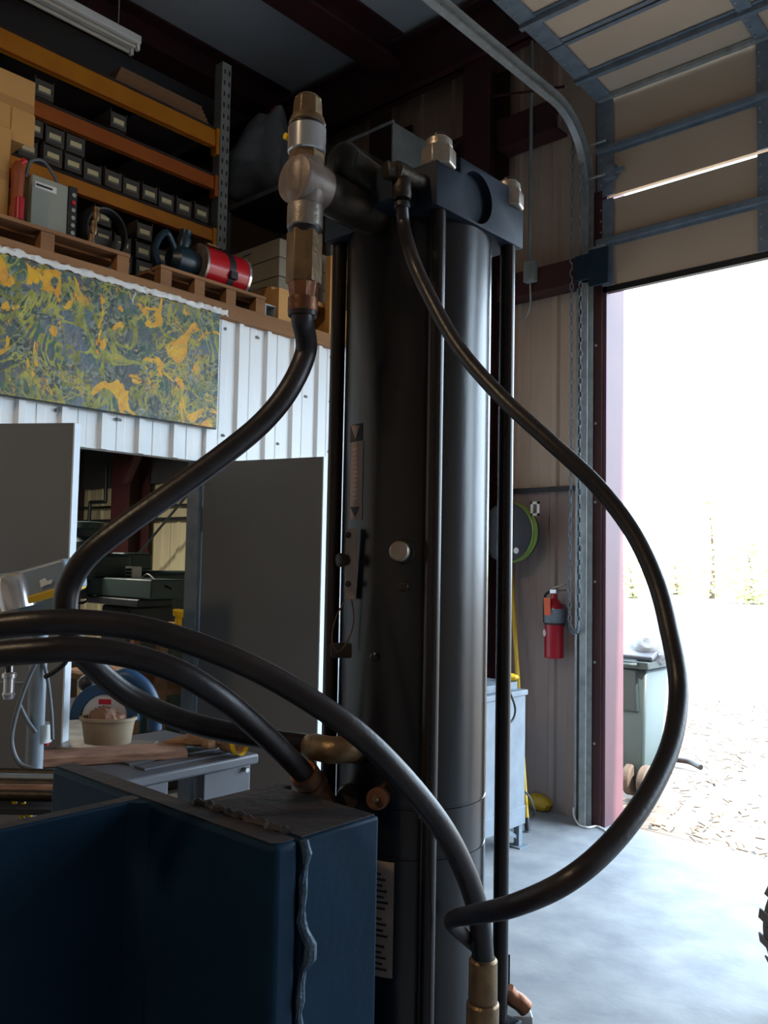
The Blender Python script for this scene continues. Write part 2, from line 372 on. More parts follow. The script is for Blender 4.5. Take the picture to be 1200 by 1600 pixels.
for xx, lab in ((-4.16, 'dark roof purlin running down to the corner column'), (-5.40, 'dark roof purlin above the strip light and orange racking'), (-1.2, 'dark roof purlin above the raised overhead door')):
    girder('roof_purlin', lab, [((xx - .12, -9, 5.30), (xx + .12, 4.58, 5.32), 'flange'), ((xx - .008, -9, 5.32), (xx + .008, 4.58, 5.53), 'web'), ((xx - .12, -9, 5.53), (xx + .12, 4.58, 5.548), 'flange')])

# ------------------------------------------------------------------ overhead door
door = thing('door_1', 'tan sectional overhead door rolled most of the way up', 'door', (-.3, 4.9, 3.36)); del door['category']; struct(door)
DX0, DX1 = -2.58, 1.92
def section(p, q, strut_t, skin='doorpanel'):
    """one door section between two hinge lines p, q given as (y, z); inside face towards the room"""
    p, q = Vector((0, p[0], p[1])), Vector((0, q[0], q[1])); d = (q - p); L = d.length; d.normalize()
    n = Vector((1, 0, 0)).cross(d); n = -n if n.y > 0 or n.z > .5 else n     # towards the room / floor
    if n.y > 1e-6: n = -n
    X = Vector((1, 0, 0)); mid = Vector(((DX0 + DX1) / 2, 0, 0))
    g = .008
    MB().obox(mid + (p + q) / 2 - n * .022, X * (DX1 - DX0) / 2, d * (L / 2 - g), n * .02).build('panel', skin, door)
    # edge rails of the section
    for t in ((.022, L - .022) if n.z < -.5 else ()):
        MB().obox(mid + p + d * t + n * .004, X * ((DX1 - DX0) / 2 - .0), d * .013, n * .006).build('rail', 'dkgalv', door)
    # reinforcing strut
    c = mid + p + d * (L * strut_t)
    st = MB(); st.obox(c + n * .006, X * (DX1 - DX0) / 2, d * .034, n * .004); st.obox(c + n * .026, X * (DX1 - DX0) / 2, d * .016, n * .018)
    st.build('strut', 'dkgalv', door)
    # stiles with bolt heads
    for xx, wd in ((DX0 + .055, .055), (-1.55, .04), (-.5, .04), (.6, .04), (DX1 - .055, .055)):
        o = MB().obox(Vector((xx, 0, 0)) + (p + q) / 2 + n * .012, X * wd, d * (L / 2 - .005), n * .006).build('stile', 'dkgalv', door)
        if xx < -1:
            for t in range(1, 8):
                b = MB(); b.cyl(Vector((xx - wd * .5, 0, 0)) + p + d * (L * t / 8) + n * .018, Vector((xx - wd * .5, 0, 0)) + p + d * (L * t / 8) + n * .026, .006, 8)
                b.build('bolt', 'galv', o)
JN = [(4.865, 3.37), (4.865, 3.945), (4.85, 4.60), (4.225, 4.66), (3.60, 4.68), (2.98, 4.70), (2.36, 4.72), (1.74, 4.74)]
section(JN[0], (4.865, 3.941), .51)
section((4.865, 3.954), JN[2], .47)
for a, b in zip(JN[2:-1], JN[3:]): section(a, b, .46)
box('bottom_seal', 'cable', (DX0, 4.86, 3.335), (DX1, 4.90, 3.372), door)
box('hinge_rail', 'galv', (DX0 + .02, 4.80, 4.575), (DX1, 4.835, 4.60), door)
for z in (3.62, 4.08, 4.30):
    o = MB().cyl((-2.62, 4.80, z), (-2.50, 4.80, z), .008, 10); o.build('roller_stem', 'galv', door)
MB().box((-2.52, 4.80, 4.05), (-2.44, 4.85, 4.13)).box((-2.46, 4.81, 4.075), (-2.38, 4.83, 4.10)).build('lock_bolt', 'dkgalv', door)
tr = thing('door_track', 'galvanised curved track on the left of the overhead door', 'track', (-2.61, 4.80, 0))
path = [(4.81, z) for z in (0, 1, 2, 3, 3.8, 4.0)] + [(4.81 - .42 * (1 - math.cos(a)), 4.03 + .42 * math.sin(a)) for a in [rad(10 * k) for k in range(1, 10)]] + [(y, 4.45 + (4.2 - y) * .012) for y in (4.2, 3.5, 2.5, 1.0, -.6)]
def track_strip(name, m_, x0, x1, o0, o1):
    b = MB(); vs = []
    for i, (y, z) in enumerate(path):
        y0, z0 = path[max(i - 1, 0)]; y1, z1 = path[min(i + 1, len(path) - 1)]
        t = Vector((y1 - y0, z1 - z0)).normalized(); n = Vector((-t.y, t.x))   # inside of the bend
        for xx, oo in ((x0, o0), (x1, o0), (x1, o1), (x0, o1)): vs.append((xx, y + n.x * oo, z + n.y * oo))
    fs = []
    for i in range(len(path) - 1):
        for k in range(4): j = (k + 1) % 4; fs.append((i * 4 + k, i * 4 + j, (i + 1) * 4 + j, (i + 1) * 4 + k))
    fs += [(3, 2, 1, 0), tuple(len(vs) - 4 + k for k in range(4))]
    b.add(vs, fs); o = b.build(name, m_, tr)
    return o
track_strip('track_web', 'galv', -2.655, -2.650, -.025, .03)
track_strip('track_lip', 'galv', -2.655, -2.61, .027, .032)
track_strip('track_lip', 'galv', -2.655, -2.60, -.028, -.024)
b = MB(); b.box((-2.68, 4.85, 0), (-2.56, 4.856, 3.4)); b.build('wall_angle', 'dkgalv', tr)
b = MB(); b.box((-2.70, 4.80, .02), (-2.685, 4.86, 3.38)); b.build('angle_leg', 'galv', tr)
for z in (.5, 1.0, 1.5, 2.0, 2.5, 3.0): MB().cyl((-2.585, 4.85, z), (-2.585, 4.842, z), .009, 8).build('bolt', 'galv', tr)
MB().box((-2.56, 4.70, 3.34), (-2.43, 4.72, 3.57)).box((-2.67, 4.72, 3.40), (-2.54, 4.80, 3.56)).build('bracket', 'teal', tr)
b = MB(); b.bar((-2.66, 3.3, 4.46), (-2.66, 3.3, 5.50), .03, .004, (0, 1, 0)); b.build('hanger', 'dkgalv', tr)
# jamb of the opening
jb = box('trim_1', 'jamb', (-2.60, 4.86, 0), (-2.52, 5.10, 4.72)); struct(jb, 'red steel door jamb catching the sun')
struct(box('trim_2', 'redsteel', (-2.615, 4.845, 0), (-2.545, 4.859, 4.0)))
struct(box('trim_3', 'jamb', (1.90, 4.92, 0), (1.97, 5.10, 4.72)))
# chain loop of the hoist
ch = thing('hoist_chain', 'long loop of steel chain hanging beside the door track', 'chain', (-2.68, 4.74, 1.2))
cp = []
for z in [4.5 - .044 * k for k in range(75)]: cp.append(Vector((-2.70 + .004 * math.sin(z * 3), 4.74, z)))
zb = cp[-1].z
for k in range(1, 9): a = math.pi * k / 9; cp.append(Vector((-2.67 - .03 * math.cos(a), 4.74, zb - .06 * math.sin(a))))
for z in [zb + .044 * k for k in range(68)]: cp.append(Vector((-2.64 , 4.745, z)))
lk = None
def link_mesh():
    b = MB(); pts = [Vector((.0105 * math.cos(a), 0, .026 * math.sin(a))) for a in [2 * math.pi * k / 10 for k in range(11)]]
    b.tube(pts, .0042, 5, False); return b
for i in range(len(cp) - 1):
    d = (cp[i + 1] - cp[i]).normalized()
    if lk is None: lk = link_mesh().build('link', 'dkgalv', ch, local=True); o = lk
    else: o = bpy.data.objects.new('link', lk.data); COL.objects.link(o); o.parent = ch
    o.location = (cp[i] + cp[i + 1]) / 2 - ch.location
    q = d.to_track_quat('Z', 'Y') @ Matrix.Rotation(rad(35 if i % 2 else 125), 4, 'Z').to_quaternion()
    o.rotation_mode = 'QUATERNION'; o.rotation_quaternion = q
# conduit with junction box
cd = thing('conduit', 'thin grey conduit pipe running down the tan wall', 'pipe', (-2.99, 4.86, 3.5))
MB().cyl((-2.99, 4.70, 3.56), (-2.99, 4.70, 5.1), .012, 12).build('pipe', 'upright', cd)
MB().box((-3.03, 4.68, 3.46), (-2.95, 4.735, 3.60)).build('junction_box', 'upright', cd, .004)
MB().tube(spline([(-3.0, 4.72, 3.46), (-3.01, 4.74, 3.32), (-3.07, 4.78, 3.26), (-3.16, 4.82, 3.26)], 6), .006, 8).build('cable', 'galv', cd)
b = MB().cyl((-3.28, 4.68, 4.82), (-2.72, 4.68, 4.68), .009, 8)
tag(b.build('brace_rod', 'redsteel'), 'thin dark brace rod crossing the conduit near the door track', 'rod')
b = MB().cyl(at(702, 236, Y=4.66), at(757, 180, Y=4.66), .011, 8)
tag(b.build('brace_rod', 'redsteel'), 'thin rusty diagonal brace rod before the lit panel by the column', 'rod')

# ------------------------------------------------------------------ white shed and loft
OY0, OY1, OZ = 1.13, 2.60, 2.10
ws = box('wall_shed', 'white', (XW - .09, -4, 0), (XW - .03, OY0, MEZ)); struct(ws, 'white ribbed steel wall of the inner shed')
ws2 = struct(box('wall_shed_end', 'white', (XW - .09, OY1, 0), (XW - .03, YW - .03, MEZ)))
ws3 = struct(box('wall_shed_lintel', 'white', (XW - .09, OY0, OZ), (XW - .03, OY1, MEZ)))
ph = 1.643
def wsheets(par, y0, y1, z0, z1):
    y = y0
    while y < y1 - .01:
        k = math.ceil((y + .5 - ph) / .196); e = min(y1, ph + (k + 2) * .196 - .08)
        if y1 - e < .25: e = y1
        sheet('panel', 'white', par, y + .002, e - .002, z0, z1, (XW - .026, 0, 0), (0, 1, 0), (1, 0, 0), .196, .05, .022, ph); y = e
wsheets(ws, -1.6, OY0, 0, MEZ); wsheets(ws3, OY0, OY1, OZ, MEZ); wsheets(ws2, OY1, YW - .05, 0, MEZ)
for yy in (2.72, 2.93, 3.1, 3.3, 3.5, 1.8, 2.1):
    for zz in (2.25, 2.55, 2.82):
        if random.random() < .7:
            MB().cyl((XW - .025, yy + .03 * random.random(), zz), (XW - .016, yy, zz), .008, 6).build('screw', 'upright', ws2 if yy > OY1 else ws3)
struct(box('shed_ceiling', 'darkgrey', (-9.1, -4, MEZ - .10), (XW - .10, YW - .07, MEZ - .005)))
dk = struct(box('loft_floor', 'ply', (-9.1, -4, MEZ + .003), (XW + .005, YW - .02, MEZ + .035)), 'plywood loft deck over the shed')
for y0 in (-1.2, 1.2, 3.62):
    box('edge_board', 'wood', (XW - .03, y0, MEZ - .045 + .012), (XW + .02, y0 + 2.38, MEZ + .045), dk)
# crumpled white plastic strip along the loft edge above the painting
b = MB(); n = 90; vs = []; fs = []
for i in range(n):
    y = 1.2 + 1.5 * i / (n - 1)
    for k in range(4):
        vs.append((XW + .024 + .010 * random.random(), y, MEZ - .002 - .010 * k + .014 * random.random()))
for i in range(n - 1):
    for k in range(3): a = i * 4 + k; fs.append((a, a + 1, a + 5, a + 4))
b.add(vs, fs); o = b.build('plastic_strip', 'whitep'); sm = o.modifiers.new('thick', 'SOLIDIFY'); sm.thickness = .003
tag(o, 'crumpled white plastic strip along the loft edge above the painting', 'plastic')
# painting
pt = thing('abstract_painting', 'long abstract painting with yellow and olive swirls on the white wall', 'painting', (XW + .03, 1.9, 2.27))
pv = MB(); pv.box((XW + .004, .95, 2.275), (XW + .028, 2.648, 2.872)); pv.build('canvas', 'paint', pt)
pv = MB(); pv.box((XW + .002, .945, 2.270), (XW + .018, 2.653, 2.274)); pv.box((XW + .002, 2.649, 2.270), (XW + .02, 2.653, 2.876)); pv.build('back_frame', 'panelblk', pt)
# shed doors
def shed_door(label, hinge, free, ex):
    h, f = Vector(hinge), Vector(free); d = (f - h); L = d.length; d.normalize(); n = Vector((d.y, -d.x, 0))
    t = thing('shed_door', label, 'door', (h.x, h.y, 0), 'open grey doors of the shed')
    c = h + d * (L / 2)
    MB().obox((c.x, c.y, 1.06), d * (L / 2 - .006), n * .020, (0, 0, 1.03)).build('leaf', 'doorgrey', t)
    e = h + d * (L - .003); MB().obox((e.x, e.y, 1.06), d * .003, n * .021, (0, 0, 1.03)).build('lit_edge', 'dooredge_lit', t)  # thin pale strip that paints the light on the free edge
    for z in (.35, 1.0, 1.8): MB().cyl((h.x, h.y, z - .06), (h.x, h.y, z + .06), .012, 10).build('hinge', 'dkgalv', t)
    for z in ex:
        q = h + d * (L * z[0]); MB().cyl((q.x + n.x * .02, q.y + n.y * .02, z[1]), (q.x + n.x * .026, q.y + n.y * .026, z[1]), .012, 10).build('bolt_hole', 'panelblk', t)
    return t
shed_door('open grey shed door leaf left of the doorway, behind the bench saw', (-3.59, 1.135, 0), (-2.94, 1.552, 0), [])
shed_door('open grey shed door leaf right of the doorway, next to the cylinder', (-3.585, 2.60, 0), (-2.885, 2.778, 0), [(.9, 1.0), (.88, .3)])
struct(box('door_frame_1', 'dkgalv', (XW - .10, OY1 - .03, 0), (XW - .0, OY1 + .015, OZ + .0)))
struct(box('door_frame_2', 'dkgalv', (XW - .10, OY0 - .015, 0), (XW - .0, OY0 + .02, OZ + .0)))

# ------------------------------------------------------------------ lamps
def strip_light(name, label, c, L, energy, hang):
    t = thing(name, label, 'light', c)
    c = Vector(c)
    MB().box((c.x - .06, c.y - L / 2, c.z), (c.x + .06, c.y + L / 2, c.z + .05)).build('channel', 'whitep', t, .006)
    for s in (-.035, .035):
        MB().cyl((c.x + s, c.y - L / 2 + .03, c.z - .022), (c.x + s, c.y + L / 2 - .03, c.z - .022), .013, 12).build('tube', 'tube', t)
        for e in (-1, 1): MB().box((c.x + s - .012, c.y + e * (L / 2 - .012) - .01, c.z - .036), (c.x + s + .012, c.y + e * (L / 2 - .012) + .01, c.z)).build('socket', 'whitep', t)
    for e in (-.4, .4): MB().cyl((c.x, c.y + e * L, c.z + .05), (c.x, c.y + e * L, c.z + hang), .004, 6).build('hanger', 'galv', t)
    if energy:
        l = bpy.data.lights.new(name + '_glow', 'AREA'); l.shape = 'RECTANGLE'; l.size = .12; l.size_y = L; l.energy = energy; l.color = (1, .93, .8)
        o = bpy.data.objects.new(name + '_glow', l); COL.objects.link(o); o.parent = t; o.location = (0, 0, -.05)
    return t
p = at(213, 70, X=-4.5)
strip_light('strip_light', 'unlit white twin-tube strip light above the orange racking', (-4.5, p.y - .62, p.z - .02), 1.24, 0, 5.3 - p.z)
strip_light('added_shed_light', 'added unseen strip light brightening the shed past the doorway', (-6.6, 2.6, 2.66), 1.2, 48, .14)  # unseen fixture, added to light what shows through the doorway
hb = thing('added_warm_lamp', 'added warm lamp hanging unseen behind the camera', 'lamp', (-1.4, -2.2, 4.6))  # out of view, added to give the brass fittings a warm tint
MB().rev((-1.4, -2.2, 4.6), (0, 0, 1), [(0, .22), (.18, .10), (.26, .07), (.40, .07)], 24, c0=False).build('shade', 'galv', hb)
MB().cyl((-1.4, -2.2, 5.0), (-1.4, -2.2, CEIL), .008, 8).build('cord', 'cable', hb)
MB().blob((-1.4, -2.2, 4.70), .06, .06, .09, 12, 8).build('bulb', 'tube', hb)
l = bpy.data.lights.new('added_warm_glow', 'SPOT'); l.energy = 90; l.color = (1, .74, .46); l.shadow_soft_size = .15; l.spot_size = rad(170)  # glow of the added warm lamp
o = bpy.data.objects.new('added_warm_glow', l); COL.objects.link(o); o.parent = hb; o.location = (0, 0, -.02)

# ------------------------------------------------------------------ press cylinder
CX, CY, BR = -.924, 1.113, .1245
BX, BY = CX - .0055, CY - .0045           # barrel axis
ZB0, ZB1, ZT = .845, 2.150, 2.248        # base block top, head block underside, head block top
cy = thing('hydraulic_cylinder', 'tall black tie-rod hydraulic cylinder standing on the press frame', 'hydraulic cylinder', (CX, CY, 0))
MB().rev((BX, BY, ZB0), (0, 0, 1), [(0, BR), (.30, BR), (.301, BR - .0015), (.304, BR - .0015), (.305, BR), (.375, BR), (.376, BR - .0015), (.379, BR - .0015), (.380, BR), (ZB1 - ZB0, BR)], 96).build('barrel', 'black', cy)
# head block: stepped top and a shallow round recess on the door side
hx0, hx1, hy0, hy1 = CX - .124, -.80, .992, 1.236
hb_poly = [(hy0, ZB1), (hy1, ZB1), (hy1, ZT - .032), (hy1 - .045, ZT - .032), (hy1 - .045, ZT), (hy0 + .06, ZT), (hy0 + .06, ZT - .026), (hy0, ZT - .026)]
ring = []; rc, rr = (1.098, 2.196), .042
N_ = 48
head = MB(); n = len(hb_poly)
head.v = [Vector((hx1, a, b)) for a, b in hb_poly] + [Vector((hx0, a, b)) for a, b in hb_poly]
head.f = [tuple(range(n, 2 * n))[::-1]] + [(i, n + i, n + (i + 1) % n, (i + 1) % n) for i in range(n)]
head.f.append(tuple(range(n)))
ho = head.build('head_block', 'blackblock', cy, .003)
cut = MB().cyl((hx1 - .013, rc[0], rc[1]), (hx1 + .05, rc[0], rc[1]), rr, 48)
cme = bpy.data.meshes.new('recess_cut'); cme.from_pydata([v - cy.location for v in cut.v], [], cut.f)
co = bpy.data.objects.new('recess_cut', cme); COL.objects.link(co); co.parent = cy
bo = ho.modifiers.new('recess', 'BOOLEAN'); bo.object = co; bo.operation = 'DIFFERENCE'; bo.solver = 'EXACT'
bpy.context.view_layer.update()
dg = bpy.context.evaluated_depsgraph_get(); nm = bpy.data.meshes.new_from_object(ho.evaluated_get(dg))
ho.modifiers.clear(); ho.data = nm; nm.shade_smooth(); nm.set_sharp_from_angle(angle=rad(30)); bpy.data.objects.remove(co)
RA, RB, RR = .1085, .0975, .0128
for sx in (-1, 1):
    for sy in (-1, 1):
        p = Vector((CX + sx * RA, CY + sy * RB, 0))
        ztop = ZT - .03 if not (sx > 0 and sy > 0) else ZT - .032
        r_ = MB().cyl((p.x, p.y, ZB0 - .01), (p.x, p.y, ztop + .055), RR, 20, ch=.002).build('tie_rod', 'rod', cy)
        MB().rev((p.x, p.y, ztop + .001), (0, 0, 1), [(0, .026), (.002, .028), (.026, .028), (.032, .024)], 6, .3).rev((p.x, p.y, ztop + .032), (0, 0, 1), [(0, .022), (.012, .021), (.018, .015)], 20).build('nut', 'steel', r_, .0015)
# base block and pedestal
MB().box((hx0 - .01, hy0 - .008, ZB0 - .12), (hx1 + .008, hy1 + .008, ZB0)).build('base_block', 'blackblock', cy, .004)
MB().box((hx0 - .06, hy0 - .05, 0), (hx1 + .008, hy1 + .02, ZB0 - .12)).build('pedestal', 'navy', cy, .005)
# plugs, bolts and markings on the barrel
def on_barrel(x, y, extra=0.0):
    """point of the barrel surface seen at photo position x, y with its outward normal"""
    v = (rgt * ((x - 600) / F_PX) - upv * ((y - 800) / F_PX) + fwd)
    a = v.x ** 2 + v.y ** 2; b_ = -2 * (v.x * BX + v.y * BY); c_ = BX * BX + BY * BY - BR * BR
    t = (-b_ - math.sqrt(max(0, b_ * b_ - 4 * a * c_))) / (2 * a); p = EYE + v * t
    nn = Vector((p.x - BX, p.y - BY, 0)).normalized(); return p + nn * extra, nn
p, nn = on_barrel(630, 862)
o = MB().rev(p - nn * .01, nn, [(0, .019), (.03, .019), (.032, .0175)], 24).build('port_plug', 'bronze', cy)
MB().rev(p + nn * .021, nn, [(0, .0155), (.018, .0155), (.021, .013)], 24).build('plug_cap', 'steel', o)
p, nn = on_barrel(632, 916)
MB().rev(p - nn * .01, nn, [(0, .0085), (.024, .0085), (.028, .006)], 6).build('bolt', 'bronze', cy, .001)
p, nn = on_barrel(586, 1026)
MB().rev(p - nn * .01, nn, [(0, .007), (.014, .007), (.016, .004)], 12).build('bolt', 'black', cy)
p, nn = on_barrel(660, 1275)
MB().rev(p - nn * .01, nn, [(0, .006), (.014, .006)], 12).build('bolt', 'steel', cy)
def wrap(name, m_, a0, a1, z0, z1, off, poly=None, par=None):
    """thin plate bent round the barrel between azimuths a0 and a1"""
    b = MB(); k = 10; vs = []; fs = []
    for r_ in (BR - .001, BR + off):
        for z in (z0, z1):
            for i in range(k + 1):
                a = a0 + (a1 - a0) * i / k; vs.append((BX + r_ * math.cos(a), BY + r_ * math.sin(a), z))
    q = k + 1
    for i in range(k):
        fs += [(2 * q + i, 2 * q + i + 1, 3 * q + i + 1, 3 * q + i), (3 * q + i, 3 * q + i + 1, q + i + 1, q + i), (i, i + 1, 2 * q + i + 1, 2 * q + i)]
    fs += [(0, 2 * q, 3 * q, q), (k, q + k, 3 * q + k, 2 * q + k)]
    b.add(vs, fs); return b.build(name, m_, par or cy)
def az(x, y): p, nn = on_barrel(x, y); return math.atan2(nn.y, nn.x), p.z
def wrap_px(name, m_, x0, y0, x1, y1, off, par=None):
    a0, z0 = az(x0, y1); a1, _ = az(x1, y1); _, z1 = az((x0 + x1) / 2, y0); _, z0 = az((x0 + x1) / 2, y1)
    if a0 < 0: a0 += 2 * math.pi
    if a1 < 0: a1 += 2 * math.pi
    return wrap(name, m_, min(a0, a1), max(a0, a1), z0, z1, off, par=par)
dc = wrap_px('arrow_decal', 'tan_lab', 548, 690, 566, 790, .0012)
wrap_px('decal_end', 'tan_lab', 548, 790, 566, 812, .0012, dc); wrap_px('decal_end', 'ink', 548, 663, 566, 690, .0012, dc)
def tri(x, y0, y1, w_, m_):
    b = MB(); n_, c_ = 8, 5; vs = []; fs = []
    for k in range(n_ + 1):
        t = k / n_; ww = w_ * (1 - t) + .15
        for q in range(c_ + 1): vs.append(on_barrel(x - ww + 2 * ww * q / c_, y0 + (y1 - y0) * t, .0022)[0])
    for k in range(n_):
        for q in range(c_): a = k * (c_ + 1) + q; fs.append((a, a + c_ + 1, a + c_ + 2, a + 1))
    b.add(vs, fs).build('arrow_mark', m_, dc)
tri(557, 665, 686, 7, 'tan_lab'); tri(556, 792, 808, 7, 'ink')
for y in range(700, 784, 7): wrap_px('decal_text', 'label', 553, y, 560, y + 4, .0018, dc)
lb = wrap_px('instruction_label', 'label', 572, 1345, 613, 1525, .0015)
for i, y in enumerate(list(range(1362, 1425, 9)) + list(range(1432, 1466, 9)) + list(range(1475, 1515, 9))):
    wrap_px('text_line', 'ink', 577, y, 596 + (i * 7) % 12, y + 3.5, .0021, lb)
# small manifold strip with a knob, left of the barrel
q0 = at(550, 826, d=1.355); q1 = at(547, 936, d=1.355)
mf = MB().bar(q0, q1, .012, .016, rgt).build('manifold_strip', 'label', cy, .001)
for y, r_, m_ in ((836, .005, 'ink'), (912, .005, 'ink')):
    c = at(544, y, d=1.348); MB().rev(c, -fwd, [(0, r_), (.006, r_), (.008, r_ * .6)], 12).build('screw', m_, mf)
c = at(540, 875, d=1.345); MB().rev(c, -rgt * .7 - fwd * .4, [(-.004, .008), (.006, .011), (.012, .011), (.014, .008)], 16).build('knob', 'bronze', mf)
MB().tube(spline([at(x_, y_, d=1.35) for x_, y_ in ((549, 936), (553, 965), (546, 995), (530, 1018), (519, 1000), (525, 965), (538, 940))], 8), .0012, 6).build('safety_wire', 'copper', mf)
c0, c1 = at(520, 1016, d=1.39), at(556, 1016, d=1.37)
MB().bar(c0, c1, .02, .024).build('clamp', 'bronze', cy, .003)
MB().cyl(at(522, 1030, d=1.43), at(520, 1150, d=1.43), .006, 10).build('side_pipe', 'copper', cy)

# valve tee on the front of the head block
T = at(478, 287, X=CX); s = depth(T) / F_PX
tee = thing('valve_tee', 'x', 'x', T); tee.parent = cy; tee.location = T - cy.location
for k in ('label', 'category'): del tee[k]
def ax(yp): return T.z + (287 - yp) * s
U = Vector((0, 0, 1))
def ring_(name, m_, y0, y1, r0, r1=None, n=28, ch=.002, rot=0.0, bev=0.0):
    r0 *= s; r1 = r0 if r1 is None else r1 * s
    z0, z1 = ax(y1), ax(y0); L = z1 - z0
    return MB().rev((T.x, T.y, z0), U, [(0, r0 - ch), (ch, r0), (L - ch, r1), (L, r1 - ch)], n, rot).build(name, m_, tee, bev)
# tee body: rounded hexagon block with a flat face
pr = [(-40, 28), (-34, 34), (-18, 40), (18, 40), (32, 35), (40, 28)]
MB().rev(T, U, [(t * s, r * s * .80) for t, r in pr], 28).build('tee_run', 'forged', tee)
MB().rev(T + Vector((0, .034, 0)), (0, -1, 0), [(0, .030), (.004, .034), (.054, .0360), (.058, .0350), (.0588, .0338)], 40).build('tee_body', 'forged', tee)
ring_('adapter', 'brass', 236, 256, 28, 28, 6, .001, .2)
ring_('collar', 'chrome', 198, 240, 30, 30)
ring_('collar_ring', 'rubber', 193, 199, 28)
ring_('collar_lip', 'brass', 181, 194, 29, 26)
ring_('cap_nut', 'brass', 152, 184, 24, 22, 6, .002, .35, .001)
ring_('cap_crown', 'brass', 147, 154, 21, 18)
ring_('lower_collar', 'steel', 323, 360, 28, 28)
ring_('seal', 'rubber', 359, 372, 25, 27)
ring_('hex_adapter', 'brass', 366, 447, 28, 28, 6, .001, .25, .001)
ring_('swivel_nut', 'copper', 444, 474, 21, 25, 8, .002, .2, .001)
p = T + Vector((-.02, -.012, .07)); MB().cyl(p, p + Vector((0, -.014, 0)), .005, 10).build('paint_dot', 'yellow', tee)
# elbow from the tee back to the head block
MB().rev(T, (0, 1, 0), [(0, .032), (hy0 - T.y, .032)], 24).build('branch', 'bronze', tee)
bl = at(540, 257, Y=(T.y + hy0) / 2)
MB().blob(bl, .029, .029, .034).build('elbow_ball', 'bronze', tee)
MB().cyl(bl, (CX + .02, hy0 + .02, 2.19), .030, 20).build('elbow_neck', 'bronze', tee)
MB().box((CX - .06, hy0 - .045, ZB1 + .005), (CX + .085, hy0 + .01, ZT - .03)).build('port_flange', 'blackblock', cy, .006)
# small port fitting that feeds the thin hose
pf = at(627, 290, Y=.945)
MB().cyl((pf.x, .93, pf.z + .018), (pf.x + .005, hy0 + .02, pf.z + .018), .014, 16, ch=.002).build('port_stub', 'bronze', cy)
q = at(612, 268, Y=.93); MB().rev((q.x, q.y, q.z), (-.35, -1, 0), [(-.03, .012), (.0, .014), (.010, .014), (.012, .011)], 16).build('port_cap', 'bronze', cy)
# base port on the barrel: brass elbow, capped test port
e0, nn = on_barrel(590, 1180)
el = MB().tube(spline([at(480, 1164, d=1.345), at(497, 1168, d=1.32), at(520, 1172, d=1.30), at(545, 1170, d=1.31), at(565, 1168, d=1.36)], 6), [.0165 + .004 * min(1, k / 4) for k in range(25)], 18).build('elbow', 'brass', cy)
MB().cyl(at(551, 1171, d=1.318), at(561, 1170, d=1.345), .0245, 6).build('elbow_nut', 'bronze', el)
c, nn = on_barrel(592, 1246); dv = (at(588, 1249, d=1.28) - at(606, 1240, d=1.36)).normalized()
c = at(588, 1249, d=1.285)
tp = MB().rev(c - dv * .08, dv, [(0, .020), (.05, .020), (.055, .0165), (.078, .0165), (.08, .0145)], 24).build('test_port', 'copper', cy)
MB().rev(c, dv, [(0, .006), (.008, .005), (.011, .003)], 12).build('pin', 'brass', tp)
c2 = at(545, 1246, d=1.34); MB().rev(c2 - dv * .05, dv, [(0, .021), (.05, .021), (.056, .017)], 20).build('port_boss', 'bronze', cy)

# ------------------------------------------------------------------ welded press frame (navy)
BZ = 1.25
bm_ = thing('press_frame', 'heavy navy-blue welded steel beam frame in the foreground', 'steel frame', (-1.05, .6, 0))
def slab(name, lo, hi, bev=.006, m_='navy'):
    return MB().box(lo, hi).build(name, m_, bm_, bev, seg=3)
slab('flange', (-1.37, .700, 0), (-.802, .742, BZ), .010)
slab('web', (-1.122, -.35, 0), (-1.098, .700, BZ), .004)
slab('flange', (-1.37, -.392, 0), (-.802, -.35, BZ), .010)
slab('box_post', (-1.03, .744, 0), (-.802, .890, BZ - .001), .005)
MB().prism([(0, 0), (.022, 0), (.0, .022)], (-1.098, .700, 0), (1, 0, 0), (0, -1, 0), (0, 0, BZ - .002)).build('fillet_weld', 'navy', bm_)
MB().prism([(0, 0), (.022, 0), (.0, .022)], (-1.122, .700, 0), (-1, 0, 0), (0, -1, 0), (0, 0, BZ - .002)).build('fillet_weld', 'navy', bm_)
# rough top skins where the torch cut shows
def skin(poly):
    b = MB(); b.prism(poly, (0, 0, BZ - .0005), (1, 0, 0), (0, 1, 0), (0, 0, .0012)); return b.build('cut_top', 'navytop', bm_)
skin([(-1.365, .705), (-.815, .705), (-.808, .716), (-.808, .738), (-1.365, .738)])
skin([(-1.025, .749), (-.807, .749), (-.807, .885), (-1.025, .885)])
skin([(-1.120, -.34), (-1.100, -.34), (-1.100, .70), (-1.120, .70)])
# weld bead down the end face
pts = []; n = 60
for i in range(n):
    z = BZ - .002 - i * (BZ - .3) / (n - 1); k = math.exp(-((z - 1.11) / .025) ** 2)
    pts.append(Vector((-.800 + .003 * math.sin(i * 1.7) + .004 * k, .747 + .0035 * math.sin(i * .9) + .006 * math.exp(-((z - 1.115) / .03) ** 2), z)))
MB().tube(pts, [.0055 + .0015 * math.sin(i * 2.3) + .004 * math.exp(-((pts[i].z - 1.115) / .02) ** 2) for i in range(n)], 8).build('weld_bead', 'weld', bm_)
pts = [Vector((-.83 - .2 * i / 29, .744 + .003 * math.sin(i * 1.1), BZ + .0015)) for i in range(30)]
MB().tube(pts, [.006 + .002 * math.sin(i * 1.9) for i in range(30)], 8).build('weld_bead', 'navytop', bm_)
# lifting notch block on the box post
MB().prism([(0, 0), (.05, 0), (.05, .02), (.03, .02), (.03, .03), (0, .03)], (-1.03, .885, BZ - .06), (1, 0, 0), (0, 0, 2), (0, .02, 0)).build('lug', 'navytop', bm_, .002)

